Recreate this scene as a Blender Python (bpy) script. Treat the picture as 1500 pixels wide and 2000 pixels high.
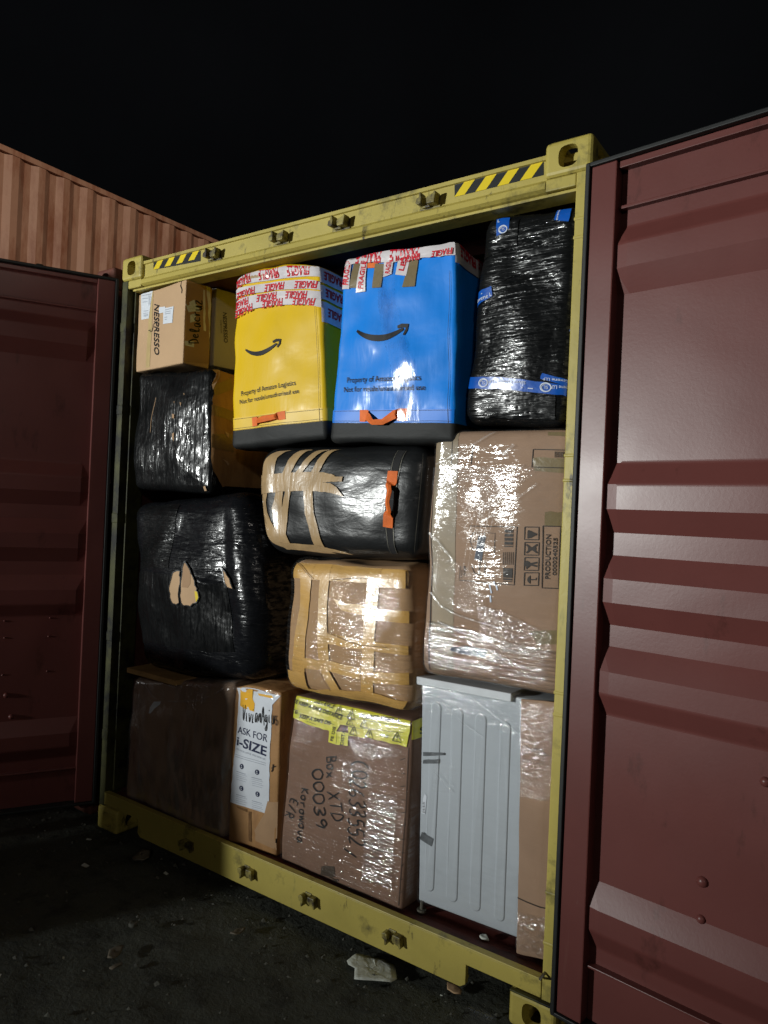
import bpy, bmesh, math, random
from mathutils import Vector, Matrix, noise
random.seed(7)
V = Vector
SC = bpy.context.scene
COL = SC.collection
for _o in list(bpy.data.objects): bpy.data.objects.remove(_o)

# ------------------------------------------------------------------ camera
YAW, PITCH, ROLL = -0.606732750426191, 0.003808329743821633, 0.04373551831195089
CAM = V((3.230280695376232, -2.2121123538943603, 1.6505846323343287))
FPX = 1402.02
_f = V((math.sin(YAW)*math.cos(PITCH), math.cos(YAW)*math.cos(PITCH), math.sin(PITCH)))
_r0 = V((math.cos(YAW), -math.sin(YAW), 0)); _u0 = _r0.cross(_f)
RT = _r0*math.cos(ROLL)+_u0*math.sin(ROLL); UP = -_r0*math.sin(ROLL)+_u0*math.cos(ROLL); FW = _f
cd = bpy.data.cameras.new('camera'); cam = bpy.data.objects.new('camera', cd); COL.objects.link(cam)
cd.sensor_fit = 'VERTICAL'; cd.sensor_height = 36; cd.sensor_width = 27
cd.lens = FPX/2000*36; cd.clip_start = 0.05; cd.clip_end = 3000
cam.matrix_world = Matrix(((RT.x, UP.x, -FW.x, CAM.x), (RT.y, UP.y, -FW.y, CAM.y), (RT.z, UP.z, -FW.z, CAM.z), (0, 0, 0, 1)))
SC.camera = cam

# ------------------------------------------------------------------ world (night sky)
w = bpy.data.worlds.new('World'); SC.world = w; w.use_nodes = True
bg = w.node_tree.nodes['Background']; bg.inputs[0].default_value = (0.80, 0.86, 1.0, 1); bg.inputs[1].default_value = 0.0022
_nt = w.node_tree; _tc = _nt.nodes.new('ShaderNodeTexCoord'); _n = _nt.nodes.new('ShaderNodeTexNoise'); _n.inputs['Scale'].default_value = 2.2; _n.inputs['Detail'].default_value = 5
_m = _nt.nodes.new('ShaderNodeMapRange'); _m.inputs[1].default_value = .35; _m.inputs[2].default_value = .75; _m.inputs[3].default_value = .0015; _m.inputs[4].default_value = .0030
_nt.links.new(_tc.outputs['Generated'], _n.inputs['Vector']); _nt.links.new(_n.outputs[0], _m.inputs[0]); _nt.links.new(_m.outputs[0], bg.inputs[1])
SC.view_settings.view_transform = 'Standard'; SC.view_settings.look = 'None'; SC.view_settings.exposure = 0.14; SC.view_settings.gamma = 1

# ------------------------------------------------------------------ yard floodlights and an added fill lamp (outside the frame)
def spot(name, loc, aim, power, col, size, cone, blend):
    l = bpy.data.lights.new(name, 'SPOT'); l.energy = power; l.color = col; l.shadow_soft_size = size
    l.spot_size = math.radians(cone); l.spot_blend = blend
    o = bpy.data.objects.new(name, l); COL.objects.link(o); o.location = loc
    o.rotation_euler = (V(aim)-V(loc)).to_track_quat('-Z', 'Y').to_euler(); return o
spot('yard_floodlight', (-4.6, -10.6, 2.25), (1.6, 0, 2.75), 5200, (0.97, 1.0, 0.97), 0.20, 34, 1.0)
spot('mast_floodlight', (9.0, -8.0, 7.0), (-4.1, 2.6, 5.0), 6200, (1.0, 0.90, 0.76), 0.25, 27, 1.0)
spot('fill_light', (8.5, -9.0, 5.5), (0.8, 0, 1.0), 210, (1.0, 0.93, 0.84), 0.35, 40, 0.8)  # added lamp, only there to lift the shadows

# ------------------------------------------------------------------ helpers
def un(px, py, o, n):
    d = RT*((px-750)/FPX) - UP*((py-1000)/FPX) + FW
    n = V(n); return CAM + d*((V(o)-CAM).dot(n)/d.dot(n))
def unY(q, y): return un(q[0], q[1], (0, y, 0), (0, 1, 0))
def unZ(q, z): return un(q[0], q[1], (0, 0, z), (0, 0, 1))

def thing(name, label, cat, loc=(0, 0, 0), group=None):
    o = bpy.data.objects.new(name, None); COL.objects.link(o); o.location = loc; o.empty_display_size = 0.1
    o['label'] = label; o['category'] = cat
    if group: o['group'] = group
    return o
def rootloc(p):
    l = V((0, 0, 0))
    while p: l = l+p.location; p = p.parent
    return l
def obj(name, vs, fs, mat, parent=None, smooth=False, label=None):
    me = bpy.data.meshes.new(name); off = rootloc(parent)
    me.from_pydata([tuple(V(v)-off) for v in vs], [], fs); me.validate()
    me.materials.append(mat)
    if smooth:
        for p in me.polygons: p.use_smooth = True
    o = bpy.data.objects.new(name, me); COL.objects.link(o); o.parent = parent
    if label: o['label'] = label
    return o
def tagm(o, label, cat, group=None, base=True):
    o['label'] = label; o['category'] = cat
    if group: o['group'] = group
    if base and o.data:
        vs = o.data.vertices; n = len(vs)
        c = V((sum(v.co.x for v in vs)/n, sum(v.co.y for v in vs)/n, min(v.co.z for v in vs)))
        o.data.transform(Matrix.Translation(-c)); o.location = o.location+c
    return o
class MB:
    def __init__(s): s.v = []; s.f = []
    def add(s, vs, fs):
        n = len(s.v); s.v += [V(v) for v in vs]; s.f += [tuple(i+n for i in f) for f in fs]; return s
    def box(s, x0, x1, y0, y1, z0, z1, T=None):
        vs = [V((x, y, z)) for z in (z0, z1) for y in (y0, y1) for x in (x0, x1)]
        if T: vs = [T(v) for v in vs]
        return s.add(vs, [(0, 2, 3, 1), (4, 5, 7, 6), (0, 1, 5, 4), (2, 6, 7, 3), (0, 4, 6, 2), (1, 3, 7, 5)])
    def prism(s, poly, A, B):
        """poly: list of points (V) ; extruded by vector from A to B offsets"""
        n = len(poly); vs = [V(p)+V(A) for p in poly]+[V(p)+V(B) for p in poly]
        fs = [tuple(range(n))[::-1], tuple(range(n, 2*n))]+[(i, (i+1) % n, n+(i+1) % n, n+i) for i in range(n)]
        return s.add(vs, fs)
    def tube(s, pts, r, k=8, cap=True):
        pts = [V(p) for p in pts]; n = len(pts); vs = []; prev = None
        for i, p in enumerate(pts):
            t = (pts[min(i+1, n-1)]-pts[max(i-1, 0)]).normalized()
            a = prev if prev else (V((0, 0, 1)) if abs(t.z) < .9 else V((1, 0, 0)))
            b = t.cross(a).normalized(); a = b.cross(t).normalized(); prev = a
            for j in range(k):
                q = 2*math.pi*j/k; vs.append(p+(a*math.cos(q)+b*math.sin(q))*(r[i] if isinstance(r, list) else r))
        fs = [(i*k+j, i*k+(j+1) % k, (i+1)*k+(j+1) % k, (i+1)*k+j) for i in range(n-1) for j in range(k)]
        if cap: fs += [tuple(range(k))[::-1], tuple((n-1)*k+j for j in range(k))]
        return s.add(vs, fs)
    def dome(s, c, n, r, h, k=12):
        n = V(n).normalized(); a = n.orthogonal().normalized(); b = n.cross(a); vs = []
        for i in range(4):
            q = i/4*math.pi/2
            for j in range(k):
                t = 2*math.pi*j/k; vs.append(V(c)+(a*math.cos(t)+b*math.sin(t))*r*math.cos(q)+n*h*math.sin(q))
        vs.append(V(c)+n*h)
        fs = [(i*k+j, i*k+(j+1) % k, (i+1)*k+(j+1) % k, (i+1)*k+j) for i in range(3) for j in range(k)]
        fs += [(3*k+j, 3*k+(j+1) % k, 4*k) for j in range(k)]
        return s.add(vs, fs)
    def build(s, name, mat, parent=None, smooth=False, label=None, bevel=0):
        o = obj(name, s.v, s.f, mat, parent, smooth, label)
        bm = bmesh.new(); bm.from_mesh(o.data); bmesh.ops.recalc_face_normals(bm, faces=bm.faces); bm.to_mesh(o.data); bm.free()
        if bevel:
            m = o.modifiers.new('b', 'BEVEL'); m.width = bevel; m.segments = 2; m.limit_method = 'ANGLE'
        return o

# ------------------------------------------------------------------ materials
def newmat(name):
    m = bpy.data.materials.new(name); m.use_nodes = True; nt = m.node_tree; nt.nodes.clear()
    out = nt.nodes.new('ShaderNodeOutputMaterial'); return m, nt, out
def nd(nt, t, **k):
    n = nt.nodes.new(t)
    for a, b in k.items():
        if a.startswith('i_'):
            key = a[2:]; key = int(key) if key.isdigit() else key.replace('_', ' ')
            n.inputs[key].default_value = b
        else: setattr(n, a, b)
    return n
def nz(nt, scale=(1, 1, 1), sc=1.0, detail=3, rough=.5, dist=0.0, rot=(0, 0, 0)):
    tc = nd(nt, 'ShaderNodeTexCoord'); mp = nd(nt, 'ShaderNodeMapping'); mp.inputs['Scale'].default_value = scale; mp.inputs['Rotation'].default_value = rot
    n = nd(nt, 'ShaderNodeTexNoise'); n.inputs['Scale'].default_value = sc; n.inputs['Detail'].default_value = detail
    n.inputs['Roughness'].default_value = rough; n.inputs['Distortion'].default_value = dist
    nt.links.new(tc.outputs['Object'], mp.inputs[0]); nt.links.new(mp.outputs[0], n.inputs['Vector']); return n.outputs[0]
def ramp(nt, fac, stops):
    r = nd(nt, 'ShaderNodeValToRGB'); e = r.color_ramp.elements
    while len(e) > 1: e.remove(e[-1])
    e[0].position = stops[0][0]; e[0].color = stops[0][1]
    for p, c in stops[1:]:
        x = e.new(p); x.color = c
    nt.links.new(fac, r.inputs[0]); return r.outputs[0]
def g(v): return (v, v, v, 1)
def mixc(nt, f, a, b):
    m = nd(nt, 'ShaderNodeMix', data_type='RGBA')
    for s_, v in ((0, f), (6, a), (7, b)):
        if hasattr(v, 'is_linked') or isinstance(v, bpy.types.NodeSocket): nt.links.new(v, m.inputs[s_])
        else: m.inputs[s_].default_value = v if s_ == 0 else (*v[:3], 1)
    return m.outputs[2]
def mth(nt, op, a, b=None):
    m = nd(nt, 'ShaderNodeMath', operation=op)
    for i, v in enumerate((a, b)):
        if v is None: continue
        if isinstance(v, bpy.types.NodeSocket): nt.links.new(v, m.inputs[i])
        else: m.inputs[i].default_value = v
    return m.outputs[0]
def bumpn(nt, h, dist, strength=1.0, normal=None):
    b = nd(nt, 'ShaderNodeBump'); b.inputs['Strength'].default_value = strength; b.inputs['Distance'].default_value = dist
    nt.links.new(h, b.inputs['Height'])
    if normal is not None: nt.links.new(normal, b.inputs['Normal'])
    return b.outputs[0]
def surf(name, col, rough=.5, spec=.5, coat=0, coat_rough=.1, var=.15, vscale=6, bumps=(), coatbumps=(), dirt=None, metal=0, rvar=0, rst=None):
    """col base; var = brightness variation; bumps = [(scale3, sc, detail, dist, rot)]; dirt=(colour, scale, lo, hi)"""
    m, nt, out = newmat(name); p = nd(nt, 'ShaderNodeBsdfPrincipled'); nt.links.new(p.outputs[0], out.inputs[0])
    n = nz(nt, sc=vscale, detail=5, rough=.6)
    c = mixc(nt, ramp(nt, n, [(.3, g(0)), (.7, g(1))]), tuple(x*(1-var) for x in col), tuple(min(1, x*(1+var)) for x in col))
    if dirt:
        for (dc, ds, lo, hi, dscale) in dirt:
            k = nz(nt, scale=dscale, sc=ds, detail=8, rough=.68)
            c = mixc(nt, ramp(nt, k, [(lo, g(0)), (hi, g(1))]), c, dc)
    nt.links.new(c, p.inputs['Base Color'])
    p.inputs['Roughness'].default_value = rough; p.inputs['Specular IOR Level'].default_value = spec; p.inputs['Metallic'].default_value = metal
    if rvar:
        k = nz(nt, sc=3.1, detail=4)
        nt.links.new(mth(nt, 'ADD', mth(nt, 'MULTIPLY', k, rvar), rough-rvar*.5), p.inputs['Roughness'])
    if rst:
        k = nz(nt, scale=rst, sc=1, detail=5, rough=.65, dist=.3)
        nt.links.new(ramp(nt, k, [(.42, g(.38)), (.60, g(rough))]), p.inputs['Roughness'])
        nt.links.new(ramp(nt, k, [(.42, g(.05)), (.60, g(spec))]), p.inputs['Specular IOR Level'])
    def chain(bs):
        nn = None
        for (s3, sc, det, dist, rot) in bs:
            nn = bumpn(nt, nz(nt, scale=s3, sc=sc, detail=det, rough=.55, dist=.4, rot=rot), dist, 1, nn)
        return nn
    if bumps: nt.links.new(chain(bumps), p.inputs['Normal'])
    if coat:
        p.inputs['Coat Weight'].default_value = coat; p.inputs['Coat Roughness'].default_value = coat_rough
        cb = chain(coatbumps or bumps)
        if cb is not None: nt.links.new(cb, p.inputs['Coat Normal'])
    return m
def film(name, s3, dist, fac=.13, haze=.06, rough=.09, rot=(0, 0, 0), sc=1.0, patch=1.6):
    m, nt, out = newmat(name)
    tr = nd(nt, 'ShaderNodeBsdfTransparent'); gl = nd(nt, 'ShaderNodeBsdfGlossy'); gl.inputs['Roughness'].default_value = rough
    gl.inputs[0].default_value = (1, 1, 1, 1)
    df = nd(nt, 'ShaderNodeBsdfDiffuse'); df.inputs[0].default_value = (.75, .77, .8, 1)
    h = nz(nt, scale=s3, sc=sc, detail=4, rough=.55, dist=.2, rot=rot)
    n1 = bumpn(nt, h, dist, 1); n2 = bumpn(nt, nz(nt, sc=5, detail=2, dist=.6), .003+dist*.3, 1, n1)
    nt.links.new(n2, gl.inputs['Normal'])
    pa = ramp(nt, nz(nt, sc=patch, detail=3, rough=.6), [(.40, g(.08)), (.58, g(1))])
    br = ramp(nt, nz(nt, scale=tuple(x*1.7 for x in s3), sc=sc, detail=4, rough=.6, dist=.3, rot=rot), [(.40, g(.12)), (.58, g(1))])
    f1 = mth(nt, 'MULTIPLY', mth(nt, 'MULTIPLY', pa, br), fac)
    m1 = nd(nt, 'ShaderNodeMixShader'); nt.links.new(f1, m1.inputs[0]); nt.links.new(tr.outputs[0], m1.inputs[1]); nt.links.new(gl.outputs[0], m1.inputs[2])
    hz = mth(nt, 'MULTIPLY', ramp(nt, nz(nt, scale=s3, sc=sc*.8, detail=4, rough=.6, dist=1, rot=rot), [(.45, g(.15)), (.75, g(1))]), haze)
    m2 = nd(nt, 'ShaderNodeMixShader'); nt.links.new(hz, m2.inputs[0]); nt.links.new(m1.outputs[0], m2.inputs[1]); nt.links.new(df.outputs[0], m2.inputs[2])
    nt.links.new(m2.outputs[0], out.inputs[0]); return m

HS = (3, 3, 70); VS = (60, 60, 3)
D1 = (1, 1, 1)
yellow = surf('yellow_container_paint', (.46, .375, .085), .46, .45, var=.14, vscale=3, dirt=[((.10, .085, .03), 6, .56, .72, D1), ((.05, .04, .02), 18, .62, .70, (1, 1, .35)), ((.16, .07, .03), 5, .68, .74, (1, 1, .5)), ((.30, .26, .07), 30, .6, .75, (1, 1, .25))], bumps=[(D1, 40, 3, .0006, (0, 0, 0))], rvar=.2)
yellowdark = surf('shaded_yellow_paint', (.075, .075, .022), .6, .3, var=.3, vscale=5, dirt=[((.01, .01, .008), 5, .42, .60, D1)])  # shade of the left post and casting plate put into a dark olive
red = surf('oxide_red_door_paint', (.130, .040, .035), .35, .33, var=.10, vscale=2.2, dirt=[((.05, .018, .014), 7, .60, .75, (1, 1, .4)), ((.16, .08, .07), 26, .70, .78, D1), ((.17, .075, .06), 9, .64, .82, (1, 1, .06)), ((.05, .02, .012), 60, .72, .78, D1)], bumps=[(D1, 2.2, 1, .005, (0, 0, 0)), (D1, 90, 2, .00012, (0, 0, 0))], rvar=.16)
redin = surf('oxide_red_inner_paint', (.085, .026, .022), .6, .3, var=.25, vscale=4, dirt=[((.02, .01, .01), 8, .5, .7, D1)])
sillred = surf('worn_red_threshold_paint', (.13, .035, .028), .5, .4, var=.3, vscale=6, dirt=[((.03, .015, .012), 14, .48, .66, (.4, 1, 1)), ((.22, .16, .12), 40, .70, .8, D1)], bumps=[(D1, 60, 4, .001, (0, 0, 0))])
rust = surf('rusty_red_paint', (.15, .05, .035), .7, .3, var=.3, vscale=6, dirt=[((.06, .025, .015), 10, .45, .65, D1), ((.3, .2, .15), 30, .68, .75, D1)])
orange = surf('faded_orange_container_paint', (.33, .175, .115), .55, .35, var=.12, vscale=1.2, dirt=[((.20, .075, .04), 3.2, .45, .62, (1, 1, .25)), ((.30, .17, .11), 16, .55, .75, (1, 1, .08)), ((.45, .24, .15), 10, .66, .8, (1, 1, .3))], bumps=[(D1, 14, 3, .002, (0, 0, 0))])
rubber = surf('black_rubber', (.008, .009, .009), .55, .4, var=.3, vscale=30)
steel = surf('dirty_steel', (.18, .17, .14), .5, .5, metal=.6, var=.4, vscale=30)
grimesteel = surf('worn_keeper_paint', (.30, .25, .06), .5, .5, var=.4, vscale=25, dirt=[((.03, .02, .01), 22, .42, .6, D1)])
blackp = surf('black_sticker', (.006, .008, .008), .4, .5, var=.1)
hazy = surf('yellow_sticker', (.80, .60, .015), .35, .5, var=.05)
card = surf('brown_cardboard', (.315, .205, .138), .75, .25, var=.10, vscale=4, dirt=[((.25, .15, .09), 12, .6, .8, (1, 1, .2))], bumps=[((1, 1, 140), 1, 1, .0004, (0, 0, 0)), (D1, 7, 3, .004, (0, 0, 0))])
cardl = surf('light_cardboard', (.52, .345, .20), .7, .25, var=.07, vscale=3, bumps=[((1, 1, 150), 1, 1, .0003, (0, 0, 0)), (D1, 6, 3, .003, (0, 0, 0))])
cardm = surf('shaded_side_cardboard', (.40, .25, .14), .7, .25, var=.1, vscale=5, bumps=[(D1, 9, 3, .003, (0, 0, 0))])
cardd = surf('dark_brown_cardboard', (.215, .125, .085), .75, .25, var=.14, vscale=5, dirt=[((.16, .09, .06), 9, .55, .75, (1, 1, .3))], bumps=[((1, 1, 120), 1, 1, .0004, (0, 0, 0)), (D1, 5, 3, .006, (0, 0, 0))])
cardo = surf('orange_cardboard', (.40, .215, .085), .65, .3, var=.14, vscale=7, dirt=[((.25, .12, .05), 10, .5, .7, (1, 1, .3))], bumps=[(D1, 12, 4, .004, (0, 0, 0))])
cardg = surf('grey_cardboard', (.44, .41, .35), .75, .2, var=.08, vscale=4)
tan = surf('tan_packing_tape', (.56, .325, .090), .38, .5, var=.14, vscale=8, coat=.6, coat_rough=.18, bumps=[((4, 4, 28), 1, 4, .0026, (0, 0, 0)), (D1, 12, 3, .003, (0, 0, 0))])
tanp = surf('beige_packing_tape', (.42, .285, .145), .34, .5, var=.16, vscale=12, coat=.5, coat_rough=.2, bumps=[((28, 28, 5), 1, 4, .003, (0, 0, .5)), (D1, 18, 3, .002, (0, 0, 0))])
khaki = surf('khaki_packing_tape', (.22, .17, .09), .3, .5, var=.1, coat=.5, coat_rough=.15, bumps=[(D1, 20, 3, .003, (0, 0, 0))])
bagblk = surf('black_bag_fabric', (.010, .011, .012), .38, .5, var=.2, vscale=10, coat=.22, coat_rough=.2, bumps=[((5, 5, 14), 1, 4, .005, (0, .4, 0)), (D1, 34, 3, .0009, (0, 0, 0))])
basefab = surf('black_base_fabric', (.012, .013, .013), .6, .3, var=.2, vscale=10, bumps=[((5, 5, 14), 1, 4, .004, (0, .4, 0))])
wrapblkV = surf('black_stretch_film_vertical', (.006, .0065, .007), .13, .6, rst=(46, 46, 9), var=.3, vscale=10, bumps=[((34, 34, 2.6), 1, 4, .0052, (0, .05, 0)), ((120, 120, 40), 1, 2, .0009, (0, .1, 0)), (D1, 5, 3, .012, (0, 0, 0))])
wrapblkH = surf('black_stretch_film_crinkled', (.006, .0065, .007), .11, .7, rst=(26, 26, 90), var=.3, vscale=10, bumps=[((6, 6, 75), 1, 4, .0038, (0, .22, 0)), ((60, 60, 120), 1, 3, .0007, (0, 0, 0)), (D1, 6, 3, .010, (0, 0, 0))])
wrapblkS = surf('black_stretch_film_sheet', (.006, .0065, .008), .14, .6, rst=(22, 22, 60), var=.3, vscale=10, bumps=[((6, 6, 34), 1, 4, .0055, (0, .12, 0)), ((60, 60, 16), 1, 3, .0008, (0, 0, 0)), (D1, 4, 3, .016, (0, 0, 0))])
blue = surf('bright_blue_vinyl', (.0, .23, .82), .5, .25, var=.05, vscale=3, coat=.16, coat_rough=.2, bumps=[((14, 14, 3), 1, 3, .0022, (0, 0, 0)), (D1, 6, 3, .004, (0, 0, 0))])
bluetape = surf('blue_printed_tape', (.003, .09, .46), .3, .5, var=.12, vscale=20, coat=.5, coat_rough=.15, bumps=[(D1, 30, 3, .0012, (0, 0, 0))])
yel = surf('bright_yellow_vinyl', (.76, .49, .003), .5, .25, var=.04, vscale=3, coat=.12, coat_rough=.25, bumps=[((14, 14, 3), 1, 3, .0018, (0, 0, 0)), (D1, 6, 3, .003, (0, 0, 0))])
bandy = surf('stitched_yellow_band', (.76, .50, .03), .45, .4, var=.06)
bandb = surf('stitched_blue_band', (.0, .19, .76), .45, .4, var=.06)
orangeh = surf('orange_webbing', (.80, .17, .03), .6, .3, var=.15, vscale=20, bumps=[((200, 200, 200), 1, 1, .0008, (0, 0, 0))])
ink = surf('black_ink', (.008, .008, .009), .5, .3, var=.1)
inkb = surf('faded_black_ink', (.035, .027, .022), .6, .3, var=.1)
navy = surf('navy_ink', (.010, .016, .06), .5, .3, var=.1)
greyink = surf('pale_grey_ink', (.33, .36, .42), .5, .3, var=.1)
redink = surf('red_ink', (.62, .012, .03), .4, .4, var=.15)
whitetape = surf('white_printed_tape', (.70, .66, .68), .3, .5, var=.12, vscale=16, coat=.5, coat_rough=.15, bumps=[((6, 6, 22), 1, 4, .0022, (0, 0, 0)), (D1, 20, 3, .002, (0, 0, 0))])
ytape = surf('yellow_warning_tape', (.66, .62, .045), .3, .5, var=.12, vscale=16, coat=.5, coat_rough=.15, bumps=[((6, 6, 22), 1, 4, .0022, (0, 0, 0)), (D1, 22, 3, .002, (0, 0, 0))])
paper = surf('white_label_paper', (.66, .70, .76), .6, .3, var=.05, bumps=[(D1, 12, 3, .003, (0, 0, 0))])
whitep = surf('white_print', (.62, .68, .8), .5, .3, var=.2, vscale=60)
orlogo = surf('orange_print', (.80, .42, .02), .5, .3, var=.1)
dirtypaper = surf('dirty_paper', (.60, .63, .58), .8, .2, var=.12, vscale=18, dirt=[((.3, .3, .26), 26, .6, .75, D1)], bumps=[(D1, 16, 3, .01, (0, 0, 0))])
enamel = surf('white_enamel', (.46, .50, .54), .32, .5, var=.03, vscale=2, bumps=[(D1, 2.5, 2, .006, (0, 0, 0))])
greytape = surf('grey_foil_tape', (.12, .13, .14), .3, .5, var=.3, vscale=30, bumps=[(D1, 40, 3, .004, (0, 0, 0))])
wood = surf('pale_plank', (.50, .30, .12), .7, .2, var=.2, vscale=8, bumps=[((3, 3, 60), 1, 3, .002, (0, 0, 0))])
cavity = surf('sooty_void', (.003, .003, .003), .9, .0, var=.1)
blackitem = surf('glossy_black_plastic', (.01, .01, .011), .22, .5, var=.1)
stone = surf('grey_stone', (.10, .10, .085), .9, .2, var=.35, vscale=30, bumps=[(D1, 50, 4, .004, (0, 0, 0))])
blockerm = surf('blocker_green', (.02, .05, .035), .5, .4, var=.2, bumps=[(D1, 6, 4, .03, (0, 0, 0))])
filmH = film('clear_stretch_film', (4, 4, 95), .0044, fac=.12, haze=.03, rough=.07, rot=(0, .06, 0), patch=2.6)
filmD = film('clear_stretch_film_creased', (12, 12, 70), .0055, fac=.15, haze=.08, rough=.07, rot=(0, .5, 0), patch=2.2)
filmS = film('clear_stretch_film_sheet', (9, 9, 34), .0036, fac=.05, haze=.03, rough=.09, rot=(0, .3, 0), patch=2.5)
filmG = film('glinting_stretch_film', (34, 34, 60), .0085, fac=.26, haze=.06, rough=.09, rot=(0, .5, 0), patch=5)
filmW = film('tight_stretch_film', (5, 5, 100), .0060, fac=.34, haze=.05, rough=.085, rot=(0, -.05, 0), patch=.8)
wrapblkR = surf('black_stretch_film_diagonal', (.006, .0065, .007), .12, .7, rst=(12, 12, 60), var=.3, vscale=10, bumps=[((6, 6, 60), 1, 4, .0042, (0, .65, 0)), (D1, 6, 3, .010, (0, 0, 0))])
filmB = film('clear_bag_film', (18, 18, 5), .0022, fac=.22, haze=.05, rough=.10, patch=4)

# ------------------------------------------------------------------ cargo bodies
class Cargo:
    def __init__(s, quad, y, depth, r=.03, bulge=.01, amp=.004, freq=6, seed=0, sb=0, tb=0, back=None, lb=None, sag=0, shrink=0, bb=0):
        """quad: BL BR TR TL as picture pixels on the plane of depth y, or as world points"""
        F = [unY(q, y) if len(q) == 2 else V(q) for q in quad]
        dv = V(depth) if not isinstance(depth, (int, float)) else V((0, depth, 0))
        s.F = F; s.B = [p+dv for p in F] if back is None else [V(b) for b in back]
        s.W = ((F[1]-F[0]).length+(F[2]-F[3]).length)/2; s.H = ((F[3]-F[0]).length+(F[2]-F[1]).length)/2; s.D = (s.B[0]-F[0]).length
        s.r = r; s.bu = bulge; s.amp = amp; s.fr = freq; s.seed = V((seed*13.1, seed*7.7, seed*3.3)); s.sb = sb; s.lb = sb if lb is None else lb; s.tb = tb; s.bb = bb; s.sag = sag
        s.half = V((s.W/2, s.D/2, s.H/2))
        z = min(p.z for p in F+s.B); c = sum(F+s.B, V())/8; s.base = V((c.x, c.y, z))
    def pt(s, a, b, c, off=0.0):
        h = s.half; r = s.r
        q = V((a*h.x, c*h.y, b*h.z))
        inn = V(tuple(max(-(h[i]-r), min(h[i]-r, q[i])) for i in range(3)))
        d = q-inn; n = d.normalized() if d.length > 1e-9 else V((0, -1, 0)); p = inn+n*r
        ux, uy, uz = p.x/h.x, p.y/h.y, p.z/h.z
        k = 0
        if n.y < 0: k += s.bu*(1-min(1, ux*ux))*(1-min(1, uz*uz))*(-n.y)
        sb = s.sb if n.x > 0 else s.lb
        k += sb*abs(n.x)*(1-min(1, uz*uz))
        k += (s.tb if n.z > 0 else s.bb)*abs(n.z)*(1-min(1, ux*ux))
        e = p*s.fr+s.seed
        k += s.amp*noise.noise(e)+s.amp*.5*noise.noise(e*2.3+V((5, 1, 2)))
        p = p+n*(k+off)
        if s.sag: p.z -= s.sag*max(0, uz)**2*math.cos(ux*1.4)
        x, y, z = p.x/s.W+.5, p.y/s.D+.5, p.z/s.H+.5
        L = lambda A: A[0]*(1-x)*(1-z)+A[1]*x*(1-z)+A[2]*x*z+A[3]*(1-x)*z
        return L(s.F)*(1-y)+L(s.B)*y
    def axis(s, h, n):
        e = s.r/h; t = [-1, -1+e*.18, -1+e*.4, -1+e*.68, -1+e]; lo, hi = -1+e, 1-e
        return t+[lo+(hi-lo)*i/n for i in range(1, n)]+[-x for x in t[::-1]]
    def shell(s, name, mat, parent, off=0.0, n=26, faces='FRLTBK', label=None):
        A = s.axis(s.half.x, n); Bz = s.axis(s.half.z, n); C = s.axis(s.half.y, max(6, n//2)); vs = []; idx = {}; fs = []
        def g_(a, b, c):
            k = (round(a, 6), round(b, 6), round(c, 6))
            if k not in idx: idx[k] = len(vs); vs.append(s.pt(a, b, c, off))
            return idx[k]
        def grid(P, Q, fn, flip):
            for i in range(len(P)-1):
                for j in range(len(Q)-1):
                    f = (fn(P[i], Q[j]), fn(P[i+1], Q[j]), fn(P[i+1], Q[j+1]), fn(P[i], Q[j+1])); fs.append(f[::-1] if flip else f)
        if 'F' in faces: grid(A, Bz, lambda a, b: g_(a, b, -1), False)
        if 'K' in faces: grid(A, Bz, lambda a, b: g_(a, b, 1), True)
        if 'R' in faces: grid(C, Bz, lambda c, b: g_(1, b, c), False)
        if 'L' in faces: grid(C, Bz, lambda c, b: g_(-1, b, c), True)
        if 'T' in faces: grid(A, C, lambda a, c: g_(a, 1, c), False)
        if 'B' in faces: grid(A, C, lambda a, c: g_(a, -1, c), True)
        return obj(name, vs, fs, mat, parent, True, label)
    def face(s, k='F'): return Face(s, k)
class Face:
    """metric (u,v) coordinates on one face of a cargo body; m() finds them for a sight line"""
    def __init__(s, cg, k):
        s.c = cg; s.k = k; F, B = cg.F, cg.B
        s.q = {'F': F, 'R': [F[1], B[1], B[2], F[2]], 'L': [B[0], F[0], F[3], B[3]]}[k]
        s.W = cg.W if k == 'F' else cg.D; s.H = cg.H
        s.n = (s.q[1]-s.q[0]).cross(s.q[3]-s.q[0]).normalized()
    def m(s, px, py):
        X = un(px, py, (s.q[0]+s.q[2])/2, s.n); x, z = .5, .5; q = s.q
        for _ in range(8):
            P = q[0]*(1-x)*(1-z)+q[1]*x*(1-z)+q[2]*x*z+q[3]*(1-x)*z
            dx = (q[1]-q[0])*(1-z)+(q[2]-q[3])*z; dz = (q[3]-q[0])*(1-x)+(q[2]-q[1])*x; R = X-P
            a, b, c = dx.dot(dx), dx.dot(dz), dz.dot(dz); e, f = R.dot(dx), R.dot(dz); D = a*c-b*b
            x += (e*c-f*b)/D; z += (f*a-e*b)/D
        return V(((x-.5)*s.W, (z-.5)*s.H))
    def P(s, uv, off):
        a = 2*uv[0]/s.W; b = 2*uv[1]/s.H; a = max(-1, min(1, a)); b = max(-1, min(1, b))
        if s.k == 'F': return s.c.pt(a, b, -1, off)
        if s.k == 'R': return s.c.pt(1, b, a, off)
        return s.c.pt(-1, b, -a, off)
class Flat:
    def __init__(s, o, U, N): s.o = V(o); s.n = V(N).normalized(); s.U = V(U).normalized(); s.Vv = s.n.cross(s.U).normalized()
    def m(s, px, py):
        X = un(px, py, s.o, s.n)-s.o; return V((X.dot(s.U), X.dot(s.Vv)))
    def P(s, uv, off): return s.o+s.U*uv[0]+s.Vv*uv[1]+s.n*off
def M(f, pts): return [f.m(*p) for p in pts]

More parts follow.
